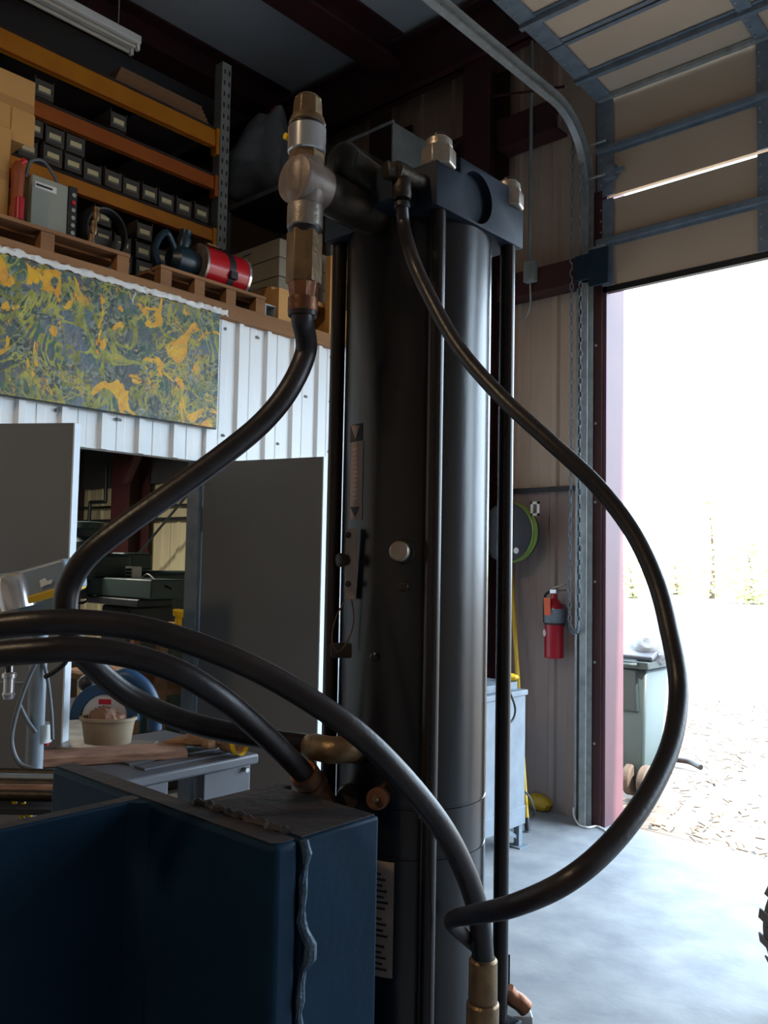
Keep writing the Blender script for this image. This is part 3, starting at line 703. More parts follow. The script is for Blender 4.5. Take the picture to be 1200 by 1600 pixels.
# ------------------------------------------------------------------ hoses
def hose(label, pts, r, n=10, m_='rubber', rs=None):
    P = spline([at(x, y, d=d) if not isinstance(x, Vector) else x for x, y, d in pts], n)
    t = thing('hydraulic_hose', label, 'hose', P[0])
    MB().tube(P, r, 18).build('hose', m_, t)
    return t, P
def ferrule(t, p, d, prof, m_, name='ferrule', n=24, bev=0): return MB().rev(p, d, prof, n).build(name, m_, t, bev)
z0 = ax(476)
A0 = Vector((T.x, T.y, ax(484))); A1 = Vector((T.x, T.y, ax(505)))
hA, PA = hose('thick black hose dropping from the valve tee and looping back to the brass elbow',
    [(A0, 0, 0), (A1, 0, 0), (478, 548, 1.30), (453, 606, 1.28), (410, 660, 1.26), (345, 714, 1.23), (265, 772, 1.20), (195, 822, 1.18), (138, 868, 1.17), (108, 915, 1.17), (103, 960, 1.17), (116, 1005, 1.20), (150, 1045, 1.24), (210, 1092, 1.28), (300, 1130, 1.31), (400, 1152, 1.33), (482, 1164, 1.345)], .0165)
ferrule(hA, (T.x, T.y, ax(492)), U, [(0, .0215), (.001, .0225), (ax(470) - ax(492), .0225)], 'copper')
ferrule(hA, (T.x, T.y, ax(498)), U, [(0, .0215), (.006, .0225), (.008, .0215)], 'rubber', 'sleeve')
hB, PB = hose('uppermost thick black hose arching across the front to the fitting at the cylinder foot',
    [(-90, 1000, 1.02), (-40, 986, 1.02), (0, 979, 1.02), (60, 973, 1.02), (130, 972, 1.03), (220, 982, 1.04), (310, 1008, 1.05), (400, 1046, 1.06), (480, 1091, 1.07), (560, 1147, 1.08), (630, 1216, 1.10), (690, 1292, 1.13), (728, 1365, 1.16), (748, 1430, 1.18), (755, 1500, 1.19)], .0155)
pe = PB[-1]; dd = Vector((0, 0, -1))
ferrule(hB, pe + U * .004, dd, [(0, .017), (.004, .020), (.008, .020), (.055, .0205), (.06, .019)], 'brass')
ferrule(hB, pe - U * .056, dd, [(0, .0205), (.003, .023), (.05, .023), (.054, .020)], 'brass', 'swivel_nut', 24)
ferrule(hB, pe - U * .108, dd, [(0, .020), (.30, .020)], 'bronze', 'down_pipe', 20)
hC, PC = hose('lower thick black hose passing under the arching hose into a copper fitting behind the frame',
    [(-90, 1045, 1.08), (-40, 1030, 1.08), (0, 1022, 1.08), (60, 1017, 1.08), (120, 1014, 1.09), (200, 1024, 1.11), (280, 1050, 1.13), (345, 1090, 1.16), (400, 1136, 1.21), (450, 1183, 1.27), (478, 1212, 1.31)], .0165)
dC = (at(505, 1248, d=1.345) - at(478, 1208, d=1.305)).normalized()
pc = PC[-1] - dC * .012
ferrule(hC, pc, dC, [(0, .020), (.003, .023), (.020, .023), (.022, .021), (.026, .021), (.028, .024), (.045, .024)], 'copper')
ferrule(hC, pc + dC * .045, dC, [(0, .021), (.10, .021)], 'copper', 'swivel_nut', 6)
D0 = Vector((pf.x, pf.y, pf.z))
dpx = (627, 318)
D1 = at(628, 322, Y=.945)
zt = depth(D1)
hD, PD = hose('slim black hose making a wide loop on the right in front of the doorway',
    [(D1, 0, 0), (632, 358, zt), (645, 405, 1.20), (672, 465, 1.17), (718, 545, 1.12), (785, 622, 1.06), (858, 689, 1.02), (928, 754, .99), (985, 826, .96), (1024, 906, .93), (1046, 988, .90), (1060, 1075, .87), (1049, 1160, .82), (1012, 1242, .77), (955, 1318, .73), (885, 1377, .71), (805, 1414, .75), (745, 1428, .86), (713, 1434, .98), (706, 1442, 1.08), (718, 1456, 1.16), (745, 1480, 1.24)], .0098)
ferrule(hD, D0 + U * .012, D1 - D0, [(0, .012), (.004, .0145), (.030, .0145), (.034, .012)], 'bronze')
ferrule(hD, D1 + U * .004, D1 - D0, [(0, .0125), (.006, .0125), (.008, .011)], 'rubber', 'sleeve')
# small valve and angle bracket at the foot of the cylinder
fv = thing('foot_valve', 'small grey valve with copper elbow at the foot of the cylinder', 'valve', at(800, 1600, d=1.45))
MB().obox(at(804, 1606, d=1.45), rgt * .027, fwd * .03, upv * .036).build('valve_body', 'galv', fv, .003)
MB().tube(spline([at(792, 1548, d=1.42), at(800, 1558, d=1.42), at(812, 1566, d=1.42), at(822, 1576, d=1.42)], 5), .014, 14).build('elbow', 'copper', fv)
MB().cyl(at(772, 1508, d=1.42), at(786, 1548, d=1.42), .007, 10).build('stem', 'dkgalv', fv)
q = at(797, 1492, d=1.52)
ab = MB(); ab.box((q.x - .004, q.y - .03, .0), (q.x, q.y, q.z)); ab.box((q.x - .035, q.y - .004, 0), (q.x, q.y, q.z)); ab.box((q.x - .035, q.y - .03, q.z - .004), (q.x, q.y, q.z))
tag(ab.build('angle_post', 'blackblock'), 'dark angle-iron post behind the foot valve', 'post')

# ------------------------------------------------------------------ pallet racking on the loft
RX = -4.5
def rz_(x, y): return at(x, y, X=RX).z
ye = at(340, 230, X=RX).y
rk = thing('pallet_rack', 'orange-beamed pallet rack on the loft full of small bins', 'rack', (RX, ye, MEZ + .036))
decks = []
for i, ((xa, ya), (xb, yb), m_) in enumerate((((342, 205), (340, 230), 'orange'), ((339, 277), (338, 296), 'rust'), ((335, 359), (335, 377), 'orange'))):
    z1, z0 = rz_(xa, ya), rz_(xb, yb)
    bmq = MB(); bmq.box((RX - .05, .35, z0), (RX, ye, z1)).build('beam', m_, rk, .004)
    MB().box((RX - .05, ye - .02, z0 - .05), (RX + .012, ye + .008, z1 + .01)).build('beam_end', m_, rk, .003)
    MB().box((RX - 1.05, .35, z0), (RX - 1.0, ye, z1)).build('beam', m_, rk)
    MB().box((RX - 1.04, .36, z1 + .001), (RX - .004, ye - .01, z1 + .018)).build('shelf', 'darkwood', rk)
    MB().box((RX - .012, .35, z0 - .006), (RX + .006, ye, z0 - .001)).build('beam_lip', 'rust', rk)
    decks.append(z1 + .019)
    for yy in (1.0, 1.9, 2.7): MB().box((RX - 1.0, yy, z0 + .01), (RX - .05, yy + .05, z1 - .003)).build('cross_bar', 'panelblk', rk)
zt_ = rz_(345, 95)
for xx in (RX - .03, RX - 1.0):
    for yy in (.28, ye + .012):
        u = MB().box((xx - .04, yy, MEZ + .036), (xx + .04, yy + .075, zt_)).build('upright', 'upright', rk, .003)
        if xx > RX - .5 and yy > 1:
            z = 3.0; 
            while z < zt_ - .05:
                for dy in (.016, .052): MB().box((xx + .0395, yy + dy, z), (xx + .0412, yy + dy + .012, z + .03)).build('slot', 'panelblk', u)
                z += .076
for z in (3.2, 3.8, 4.4):
    MB().bar((RX - .05, ye + .05, z), (RX - 1.0, ye + .05, z + .4), .02, .03).build('brace', 'upright', rk)
MB().box((RX - 1.10, .35, MEZ + .04), (RX - 1.085, ye, zt_ + .1)).build('back_board', 'ply', rk)
# bins
bn = thing('parts_bin', 'x', 'bin', (0, 0, 0), 'small grey parts bins on the loft rack')
MB().box((-.30, -.055, 0), (0, .055, .006)).box((-.30, -.055, 0), (-.295, .055, .115)).box((-.006, -.055, 0), (0, .055, .10)).box((-.30, -.055, 0), (0, -.051, .115)).box((-.30, .051, 0), (0, .055, .115)).build('body', 'bin', bn, local=True)
MB().box((-.001, -.034, .038), (.0035, .034, .066)).build('label', 'paper', bn, local=True)
MB().box((-.001, -.040, .028), (.0025, .040, .034)).build('label_clip', 'upright', bn, local=True)
used = [False]
def put_bin(y, z, label, dx=0.0):
    o = bn if not used[0] else copy_tree(bn)
    used[0] = True
    o.location = (RX + .02 + dx - .03 * random.random(), y + .003 * random.uniform(-1, 1), z); o.rotation_euler.z = rad(random.uniform(-1.2, 1.2)); o['label'] = label; return o
def by(x, y): return at(x, y, X=RX + .02).y
row = [(48, 235), (82, 248), (114, 258), (144, 270), (176, 282), (205, 292), (232, 303), (260, 312), (288, 325), (316, 335)]
nth = ['first', 'second', 'third', 'fourth', 'fifth', 'sixth', 'seventh', 'eighth', 'ninth', 'tenth']
y0 = by(*row[0]); y9 = by(*row[-1])
for i in range(10):
    put_bin(y0 + (y9 - y0) * i / 9, decks[2], 'small labelled grey bin, %s from the left along the lowest orange beam' % nth[i])
for i, q in enumerate(((62, 205), (97, 222), (128, 238))):
    put_bin(y0 + (y9 - y0) * (i + .5) / 9 - .05, decks[2] + .118, 'small grey bin in the upper row on the lowest shelf, %s from the left' % nth[i])
put_bin(by(70, 150), decks[1], 'single grey bin on the middle orange beam beside the cardboard box')
put_bin(by(185, 205), decks[1], 'lone grey bin standing mid-way along the middle orange beam')
z_ = MEZ + .037
for cx_, cy_, lab in ((132, 345, 'right behind the welder'), (163, 341, 'above the black coil'), (197, 378, 'behind the black coil'), (229, 352, 'left of the red motor'), (262, 384, 'behind the red motor')):
    yy = by(cx_, cy_); zt2 = at(cx_, cy_, X=RX + .02).z + .05; k = max(1, round((zt2 - z_) / .118))
    for j in range(k): put_bin(yy, z_ + j * .118, 'stacked grey bin %s, %s from the floor' % (lab, nth[j]), -.005)
# plywood sheets on the top shelf
ya, yb = at(178, 118, X=RX - .06).y, ye + .04
for k in range(6):
    o = box('plywood_sheet', 'ply', (RX - .85 + .01 * k, ya + .012 * k, decks[0] + .0005 + k * .025), (RX - .06 - .006 * k, yb - .01 * k - .06, decks[0] + .024 + k * .025))
    tag(o, 'brown plywood sheet on the top rack shelf, %s from the bottom of the stack' % nth[k], 'plywood', 'plywood sheets on the top rack shelf')
o = MB().bar((RX - .75, ya - .12, decks[0] + .05), (RX - .2, ya - .09, decks[0] + .05), .06, .10).build('timber_offcut', 'wood'); tag(o, 'short timber offcut beside the plywood stack', 'timber')

# pallets along the loft edge
def pallet(label, y0, y1):
    z = MEZ + .046; x0, x1 = -4.36, -3.63
    t = thing('pallet', label, 'pallet', ((x0 + x1) / 2, (y0 + y1) / 2, z), 'wooden pallets along the loft edge')
    for i in range(3): xx = x1 - .045 - i * (x1 - x0 - .045) / 2; box('stringer', 'wood', (xx, y0 + .005, z + .018), (xx + .04, y1 - .005, z + .10), t) if i else None
    for i in range(4):
        yy = y0 + i * (y1 - y0 - .07) / 3; box('block', 'wood', (x1 - .06, yy + .003, z + .018), (x1 - .004, yy + .067, z + .10), t)
    for i in range(6): xx = x1 - i * (x1 - x0) / 6; box('deck_board', 'wood', (xx - .09, y0, z + .101), (xx, y1, z + .118), t)
    for i in range(3): xx = x1 - i * (x1 - x0 - .09) / 2; box('bottom_board', 'wood', (xx - .09, y0, z), (xx, y1, z + .017), t)
    return z + .119
p1 = at(17, 362, X=-3.66); p2 = at(198, 419, X=-3.66); p3 = at(246, 424, X=-3.66); p4 = at(410, 478, X=-3.66)
PZ = pallet('wooden pallet under the grey welding set', .95, p2.y)
pallet('wooden pallet under the red motor', p3.y, p4.y)
# cardboard boxes at the far left
ca = at(55, 190, X=-3.75); cb = at(14, 300, X=-3.74)
def carton(label, lo, hi):
    t = thing('cardboard_box', label, 'box', ((lo[0] + hi[0]) / 2, (lo[1] + hi[1]) / 2, lo[2]))
    MB().box(lo, hi).build('carton', 'card', t, .004)
    MB().box((hi[0] - .0005, lo[1] + .02, (lo[2] + hi[2]) / 2 - .02), (hi[0] + .001, hi[1] - .002, (lo[2] + hi[2]) / 2 + .02)).build('tape', 'tape', t)
    return t
zc = at(10, 195, X=-3.74).z
carton('tall cardboard box standing on the pallet at the far left', (-4.2, 1.1, PZ + .001), (-3.74, cb.y, zc - .01))
t = carton('large cardboard box stacked on the other one at the far left', (-4.25, 1.05, zc - .008), (-3.76, ca.y, at(40, 122, X=-3.76).z))
f0, f1 = at(16, 190, X=-3.755), at(54, 203, X=-3.755)
MB().box((-3.759, max(f0.y, cb.y + .004), zc - .05), (-3.755, f1.y, zc + .10)).build('flap', 'card', t)
# grey welding set
wa, wb = at(50, 270, X=-3.80), at(121, 297, X=-3.80)
wl = thing('welding_set', 'grey box-shaped welding set on the pallet', 'welder', (-4.0, (wa.y + wb.y) / 2, PZ))
zw = at(90, 285, X=-3.80).z; yw1 = wa.y + (wb.y - wa.y) * .80
MB().box((-4.30, wa.y, PZ + .003), (-3.80, yw1, zw)).build('case', 'welder', wl, .006)
fp = MB().box((-4.30, yw1 + .001, PZ + .003), (-3.795, wb.y, zw + .005)).build('front_panel', 'panelblk', wl, .004)
for k in range(7):
    zz = PZ + .04 + k * (zw - PZ - .08) / 6
    MB().cyl((-3.796, (yw1 + wb.y) / 2, zz), (-3.785, (yw1 + wb.y) / 2, zz), .010, 12).build('terminal', 'galv' if k != 5 else 'red', fp)
MB().box((-3.799, wa.y + .015, zw - .06), (-3.797, wa.y + .12, zw - .03)).build('nameplate', 'whitep', wl)
MB().box((-3.7968, wa.y + .02, zw - .05), (-3.7964, wa.y + .10, zw - .04)).build('nameplate_print', 'ink', wl)
MB().tube(spline([(-3.82, wa.y - .02, zw - .02), (-3.82, wa.y + .0, zw + .06), (-3.83, wa.y + .06, zw + .09), (-3.84, wa.y + .12, zw + .05), (-3.86, yw1 - .02, zw + .005)], 8), .008, 10).build('lead', 'gcable', wl)
ob = at(30, 300, X=-3.72)
t = thing('orange_grinder', 'dull orange and red power tool standing beside the welding set', 'power tool', (-3.72, ob.y, PZ))
MB().rev((-3.72, ob.y - .01, PZ + .002), (0, 0, 1), [(0, .03), (.07, .03), (.10, .024), (.20, .028), (.24, .03), (.27, .026), (.29, .016)], 16).build('body', 'rustp', t)
MB().cyl((-3.72, ob.y - .01, PZ + .28), (-3.72, ob.y + .02, PZ + .31), .014, 10).build('cap', 'red', t)
MB().cyl((-3.69, ob.y - .01, PZ + .02), (-3.69, ob.y - .01, PZ + .12), .02, 12).build('base', 'extred', t)
# black coil, clamps
cc = at(166, 388, X=-3.80)
t = thing('cable_coil', 'black coil of cable between the welding set and the red motor', 'cable', (-3.8, cc.y, PZ))
for k in range(4): MB().tube([(-3.86 + .02 * k, cc.y + (.125 - .006 * k) * math.cos(a), PZ + .135 + .125 * math.sin(a)) for a in [2 * math.pi * i / 32 for i in range(33)]], .009, 8, False).build('turn', 'cable', t)
t = box('scrap_box', 'bin', (-4.05, cc.y - .10, PZ + .001), (-3.90, cc.y + .15, PZ + .15)); tag(t, 'dull metal box behind the black coil', 'box')
t = thing('valve_set', 'small brass valves beside the welding set', 'valve', (-3.70, wb.y + .03, PZ))
for k in range(3): MB().rev((-3.72, wb.y + .04 + .01 * k, PZ + .001 + k * .07), (0, 0, 1), [(0, .012), (.03, .02), (.05, .014), (.068, .016)], 12).build('valve', 'brass', t)
# red motor with pump
ra, rb = at(308, 425, X=-3.80), at(371, 440, X=-3.80)
R_ = .112; zc_ = PZ + R_ + .012
mo = thing('red_motor', 'bright red cylindrical motor with black strap lying on the pallet', 'motor', (-3.8, (ra.y + rb.y) / 2, PZ))
L_ = rb.y - ra.y
MB().rev((-3.80, ra.y, zc_), (0, 1, 0), [(0, R_), (L_, R_)], 40).build('drum', 'red', mo)
MB().rev((-3.80, ra.y - .012, zc_), (0, 1, 0), [(0, R_ - .01), (.0, R_ + .004), (.014, R_ + .004)], 40).build('rim', 'steel', mo)
MB().rev((-3.80, rb.y - .002, zc_), (0, 1, 0), [(0, R_ + .004), (.016, R_ + .004), (.02, R_ - .01), (.014, R_ - .014)], 40).build('rim', 'chrome', mo)
MB().rev((-3.80, ra.y + L_ * .50, zc_), (0, 1, 0), [(0, R_), (.0, R_ + .003), (.04, R_ + .003), (.04, R_)], 40).build('strap', 'panelblk', mo)
MB().box((-3.80 + R_ * .86, ra.y + L_ * .50, zc_ - .06), (-3.80 + R_ + .012, ra.y + L_ * .5 + .045, zc_ - .02)).build('clasp', 'panelblk', mo)
MB().box((-3.83, ra.y + .02, zc_ + R_ * .96), (-3.74, ra.y + .10, zc_ + R_ + .004)).build('rating_plate', 'brass', mo)
MB().box((-3.90, ra.y + .02, PZ), (-3.72, rb.y - .02, PZ + .035)).build('cradle', 'panelblk', mo)
pu = MB()
pu.rev((-3.80, ra.y - .18, zc_ - .005), (0, 1, 0), [(0, .04), (.03, .075), (.10, .08), (.14, .065), (.165, .065)], 20)
pu.build('pump_body', 'teal', mo)
MB().tube(spline([(-3.78, ra.y - .15, zc_ + .02), (-3.76, ra.y - .22, zc_ + .10), (-3.74, ra.y - .28, zc_ + .05), (-3.73, ra.y - .31, zc_ - .03), (-3.70, ra.y - .30, zc_ - .10)], 8), .018, 12).build('inlet_hose', 'teal', mo)
MB().rev((-3.80, ra.y - .10, zc_ + .06), (.2, .1, 1), [(0, .035), (.05, .04), (.07, .03), (.10, .032)], 16).build('filter_cap', 'teal', mo)
for k in range(7):
    yk = ra.y + .02 + k * .028; MB().tube([(-3.82 + .02 * math.cos(a), yk + .008 * a / 6, zc_ + R_ + .012 + .016 * math.sin(a)) for a in [2 * math.pi * i / 12 for i in range(13)]], .004, 6).build('wire_turn', 'bronze', mo)
# drawer boxes and timbers at the loft corner
qa = at(435, 460, X=-3.78)
zb_ = qa.z + .003
for k in range(3):
    t = thing('metal_drawer_box', 'flat tan-grey steel drawer box, %s of the stack by the cylinder' % ('bottom', 'middle', 'top')[k], 'box', (-3.95, qa.y + .25, zb_ + k * .115), 'stacked steel drawer boxes on the loft corner')
    MB().box((-4.30, qa.y, zb_ + k * .115), (-3.78, qa.y + .55, zb_ + .110 + k * .115)).build('case', 'cabinet', t, .004)
    MB().box((-4.12, qa.y - .012, zb_ + .07 + k * .115), (-4.04, qa.y - .001, zb_ + .085 + k * .115)).build('handle', 'dkgalv', t)
o = box('pine_board', 'pine', (-4.32, qa.y - .12, zb_ - .026), (-3.70, qa.y + .66, zb_ - .001)); tag(o, 'pale pine board under the steel drawer boxes', 'board')
zf = MEZ + .047
qb = at(430, 490, X=-3.66)
o = box('pine_block', 'pine', (-3.80, qb.y - .01, zf), (-3.62, qb.y + .085, zb_ - .028)); tag(o, 'pine block propping the board at the loft edge', 'timber')
o = box('pine_block', 'pine', (-4.30, qb.y + .5, zf), (-3.70, qb.y + .62, zb_ - .028)); tag(o, 'pine block under the far end of the pine board', 'timber')
o = MB().box((-3.80, qb.y - .09, zf), (-3.64, qb.y - .083, zf + .085)).box((-3.80, qb.y - .022, zf), (-3.64, qb.y - .015, zf + .085)).box((-3.80, qb.y - .083, zf), (-3.64, qb.y - .022, zf + .007)).box((-3.80, qb.y - .083, zf + .078), (-3.64, qb.y - .022, zf + .085)).box((-3.75, qb.y - .083, zf + .007), (-3.74, qb.y - .022, zf + .078)).build('square_tube', 'galv'); tag(o, 'short square steel tube offcut beside the pine block', 'tube')
qc = at(512, 500, X=-3.66)
o = box('pine_plank', 'pine', (-3.685, qc.y, zf), (-3.645, qc.y + .14, at(515, 400, X=-3.66).z)); tag(o, 'orange-brown plank standing upright beside the cylinder', 'plank')
# dark shelving with a plastic bag beyond the rack
zs = at(430, 293, Y=3.95).z
sh = thing('dark_shelving', 'dark steel shelving in shadow beyond the orange rack', 'shelf', (-5.2, 4.2, MEZ + .036))
x_a, x_b = at(350, 330, Y=3.95).x, at(520, 250, Y=3.95).x
for z in (MEZ + .25, MEZ + .62, zs): box('shelf', 'panelblk', (x_a, 3.95, z - .025), (x_b, 4.55, z), sh)
for xx in (x_a, x_b - .04):
    for yy in (3.95, 4.51): box('post', 'upright', (xx, yy, MEZ + .036), (xx + .04, yy + .04, zs + .03), sh)
box('shelf_lip', 'upright', (x_a, 3.94, zs - .03), (x_b, 3.949, zs + .004), sh)
bc = at(400, 245, Y=4.2); rng = random.Random(3)
def baggy(q):
    k = 1 + .10 * math.sin(q.x * 17 + 1) * math.cos(q.z * 13) + .06 * math.sin(q.y * 23 + q.x * 11); q = q * k
    if q.z < -.17: q.z = -.17 + (q.z + .17) * .15
    return q
bgz = bc.z; dz_ = bgz - zs - .004
def baggy(q):
    k = 1 + .10 * math.sin(q.x * 15 + 1) * math.cos(q.z * 11) + .06 * math.sin(q.y * 23 + q.x * 11); q = q * k
    tp = .55 + .45 * min(1, max(0, (.32 - q.z) / .45)); q.x = q.x * tp + max(0, q.z) * .45
    return Vector((q.x, q.y * tp, max(q.z, -dz_)))
t = thing('plastic_bag', 'crumpled clear plastic sack slumped on the dark shelf', 'bag', (bc.x, 4.2, zs))
MB().blob((bc.x, 4.22, bgz), .42, .22, .34, 44, 28, .035, baggy).build('sack', 'bag', t)
pk = at(428, 178, Y=4.2); MB().blob((pk.x, 4.24, pk.z), .07, .06, .08, 14, 10, .25).build('pink_bundle', 'pink', t)
t = MB().blob((x_a + .16, 4.40, zs + .235), .15, .14, .23, 24, 14, .06); tag(t.build('sack', 'brownbag'), 'brown cloth sack behind the clear plastic sack', 'sack')
# open grey tray box
gq = at(614, 190, Y=4.05); ga = at(545, 222, Y=4.05)
t = thing('sheet_metal_box', 'open grey sheet-metal box on the loft behind the head block', 'box', (gq.x, 4.05, MEZ + .04))
zb2, zt2 = at(614, 262, Y=4.05).z, gq.z
MB().box((ga.x - .02, 4.05, zb2), (ga.x - .01, 4.55, zt2)).box((gq.x - .01, 4.05, zb2), (gq.x, 4.55, zt2)).box((ga.x - .02, 4.05, zb2), (gq.x, 4.55, zb2 + .01)).box((ga.x - .02, 4.54, zb2), (gq.x, 4.55, zt2)).build('shell', 'upright', t)
MB().box((ga.x - .02, 4.045, zb2 - .10), (gq.x, 4.055, zb2 + .0)).build('front_lip', 'cabinet', t)
MB().box((ga.x - .02, 4.04, zt2 - .006), (gq.x + .006, 4.056, zt2 + .008)).build('rim', 'galv', t)
MB().box((ga.x + .02, 4.1, MEZ + .04), (gq.x - .05, 4.5, zb2 - .001)).build('stand', 'panelblk', t)

# ------------------------------------------------------------------ inside the shed
g = at(205, 800, Y=4.72)
girder('shed_column', 'dark steel column inside the shed behind the milling machine', [((g.x - .16, 4.58, 0), (g.x + .16, 4.60, 2.80), 'flange'), ((g.x - .01, 4.60, 0), (g.x + .01, 4.82, 2.80), 'web'), ((g.x - .16, 4.81, 0), (g.x + .16, 4.83, 2.80), 'flange')], group=None)
b = MB(); p = at(222, 745, Y=4.55); b.bar((g.x + .12, 4.57, 2.35), (g.x + .45, 4.57, 2.78), .05, .08, (0, 1, 0)); tag(b.build('knee_brace', 'redsteel'), 'short diagonal knee brace at the top of the shed column', 'brace')
t = thing('pipe_run', 'thin dark pipes running along the beige shed wall', 'pipe', (-7.5, 4.75, 1.9))
for y_, r_ in ((794, .014), (815, .018)):
    a_, b_ = at(125, y_, Y=4.86), at(322, y_ - 6, Y=4.86); MB().cyl(a_, b_, r_, 10).build('pipe', 'milldark', t)
a_ = [at(166, 728, Y=4.70), at(165, 784, Y=4.70), at(141, 785, Y=4.70), at(139, 816, Y=4.70)]
for q, r in zip(a_[:-1], a_[1:]): MB().cyl(q, r, .02, 10).build('drop_pipe', 'milldark', t)
tag(MB().cyl(at(304, 760, Y=4.572), at(214, 868, Y=4.572), .012, 8).build('tie_bar', 'milldark'), 'thin diagonal tie bar crossing the beige shed wall', 'rod')
# turret milling machine
D = 6.3
def q6(x, y, d=D): return at(x, y, d=d)
ml = thing('milling_machine', 'green-grey turret milling machine inside the shed', 'machine', (q6(200, 950).x, q6(200, 950).y, 0))
S = D / F_PX
h_ = q6(136, 840)
MB().rev((h_.x, h_.y, q6(136, 868).z), U, [(0, .13), (.10, .13), (.14, .10), (.19, .10), (.20, .125), (.245, .125), (.25, .10)], 24).build('motor_head', 'millgreen', ml)
MB().box((h_.x - .05, h_.y - .13, q6(136, 834).z), (h_.x + .05, h_.y - .115, q6(136, 826).z)).build('nameplate', 'whitep', ml)
MB().box((h_.x - .14, h_.y - .15, q6(136, 905).z), (h_.x + .14, h_.y + .3, q6(136, 864).z)).build('gear_case', 'millgreen', ml, .03)
MB().cyl((h_.x, h_.y, q6(136, 935).z), (h_.x, h_.y, q6(136, 905).z), .06, 16).build('quill', 'milldark', ml)
MB().box((h_.x - .10, h_.y + .25, q6(136, 890).z), (h_.x + .10, h_.y + .50, q6(136, 862).z)).build('ram', 'millgreen', ml, .02)
tl, tr_ = q6(128, 915), q6(295, 915)
MB().box((tl.x, tl.y - .0, q6(210, 930).z), (tl.x + .92, tl.y + .30, q6(210, 902).z)).build('table', 'millgreen', ml, .01)
MB().box((tl.x + .10, tl.y - .02, q6(210, 942).z), (tl.x + .80, tl.y + .26, q6(210, 931).z)).build('saddle', 'milldark', ml, .01)
MB().box((tl.x + .25, tl.y + .02, .5), (tl.x + .62, tl.y + .40, q6(210, 943).z)).build('knee', 'milldark', ml, .02)
MB().box((h_.x - .18, h_.y + .42, 0), (h_.x + .14, h_.y + .95, q6(136, 891).z)).build('column', 'millgreen', ml, .04)
MB().box((tl.x + .05, tl.y + .0, 0), (tl.x + .85, tl.y + .9, .12)).build('base', 'milldark', ml, .02)
w_ = tl + Vector((-.02, .0, -.04)); MB().tube([(w_.x + .0, w_.y + .09 * math.cos(a), w_.z + .09 * math.sin(a)) for a in [2 * math.pi * i / 24 for i in range(25)]], .012, 8, False).build('handwheel', 'milldark', ml)
MB().cyl((w_.x - .06, w_.y, w_.z), (w_.x + .10, w_.y, w_.z), .02, 10).build('handwheel_shaft', 'milldark', ml)
d_ = q6(212, 898); MB().box((d_.x - .05, d_.y - .06, d_.z - .06), (d_.x + .05, d_.y + .02, d_.z + .06)).build('readout', 'whitep', ml, .006)
for k in range(4): MB().box((d_.x - .035, d_.y - .064, d_.z - .045 + k * .025), (d_.x + .035, d_.y - .059, d_.z - .03 + k * .025)).build('readout_window', 'ink', ml)
MB().box((d_.x - .03, d_.y - .02, q6(210, 902).z), (d_.x + .03, d_.y + .01, d_.z - .06)).build('readout_post', 'milldark', ml)
MB().tube(spline([(tl.x + .65, tl.y + .1, q6(210, 902).z), (tl.x + .72, tl.y + .1, q6(210, 895).z), (tl.x + .85, tl.y + .1, q6(210, 906).z), (tl.x + .98, tl.y + .12, q6(210, 915).z)], 6), .006, 6).build('cable', 'cable', ml)
# low bench in the doorway with cords
db = at(240, 1062, d=4.7)
t = thing('shed_bench', 'cluttered low wooden bench inside the shed doorway', 'bench', (db.x, db.y, 0))
bz = db.z
for k in range(2):
    zz = bz if k == 0 else at(240, 985, d=4.7).z
    box('top' if k else 'shelf', 'wood', (db.x - .75, db.y - .2, zz - .03), (db.x + .35, db.y + .35, zz), t)
for dx in (-.74, .30):
    for dy in (-.19, .30): box('leg', 'wood', (db.x + dx, db.y + dy, 0), (db.x + dx + .045, db.y + dy + .045, at(240, 985, d=4.7).z - .031), t)
ztop = at(240, 985, d=4.7).z
fq = at(278, 962, d=4.7)
t = thing('yellow_funnel', 'bright yellow plastic funnel lying on the coiled cords', 'funnel', (fq.x, fq.y, ztop))
MB().rev((fq.x, fq.y, ztop + .02), (.2, 0, 1), [(0, .022), (.06, .018), (.065, .034), (.095, .04), (.095, .03)], 16).build('cone', 'yellow', t)
MB().tube(spline([(fq.x - .15, fq.y, ztop + .012), (fq.x - .1, fq.y, ztop + .035), (fq.x - .02, fq.y, ztop + .04)], 6), .008, 8).build('spout', 'yellow', t)
for k, (m_, lab) in enumerate((('orangep', 'orange extension cord coiled on the shed bench'), ('lime', 'green cord coiled on the shed bench'))):
    pts = [(fq.x + .02 + (.13 - .02 * k) * math.cos(a), fq.y + .08 * math.sin(a), ztop + .010 + .012 * k + .004 * (a // 6.28)) for a in [i * .3 for i in range(60)]]
    tag(MB().tube(pts, .006, 6).build('extension_cord', m_), lab, 'cord')
for k, x_ in enumerate((202, 258)):
    sq = at(x_, 1052, d=4.6)
    o = MB().bar((sq.x, db.y - .205, bz - .03), (sq.x + .02, db.y - .205, bz + .06), .02, .006, (0, 1, 0)).build('orange_strap', 'orangep'); tag(o, 'orange strap over the bench shelf, %s one' % ('left', 'right')[k], 'strap')

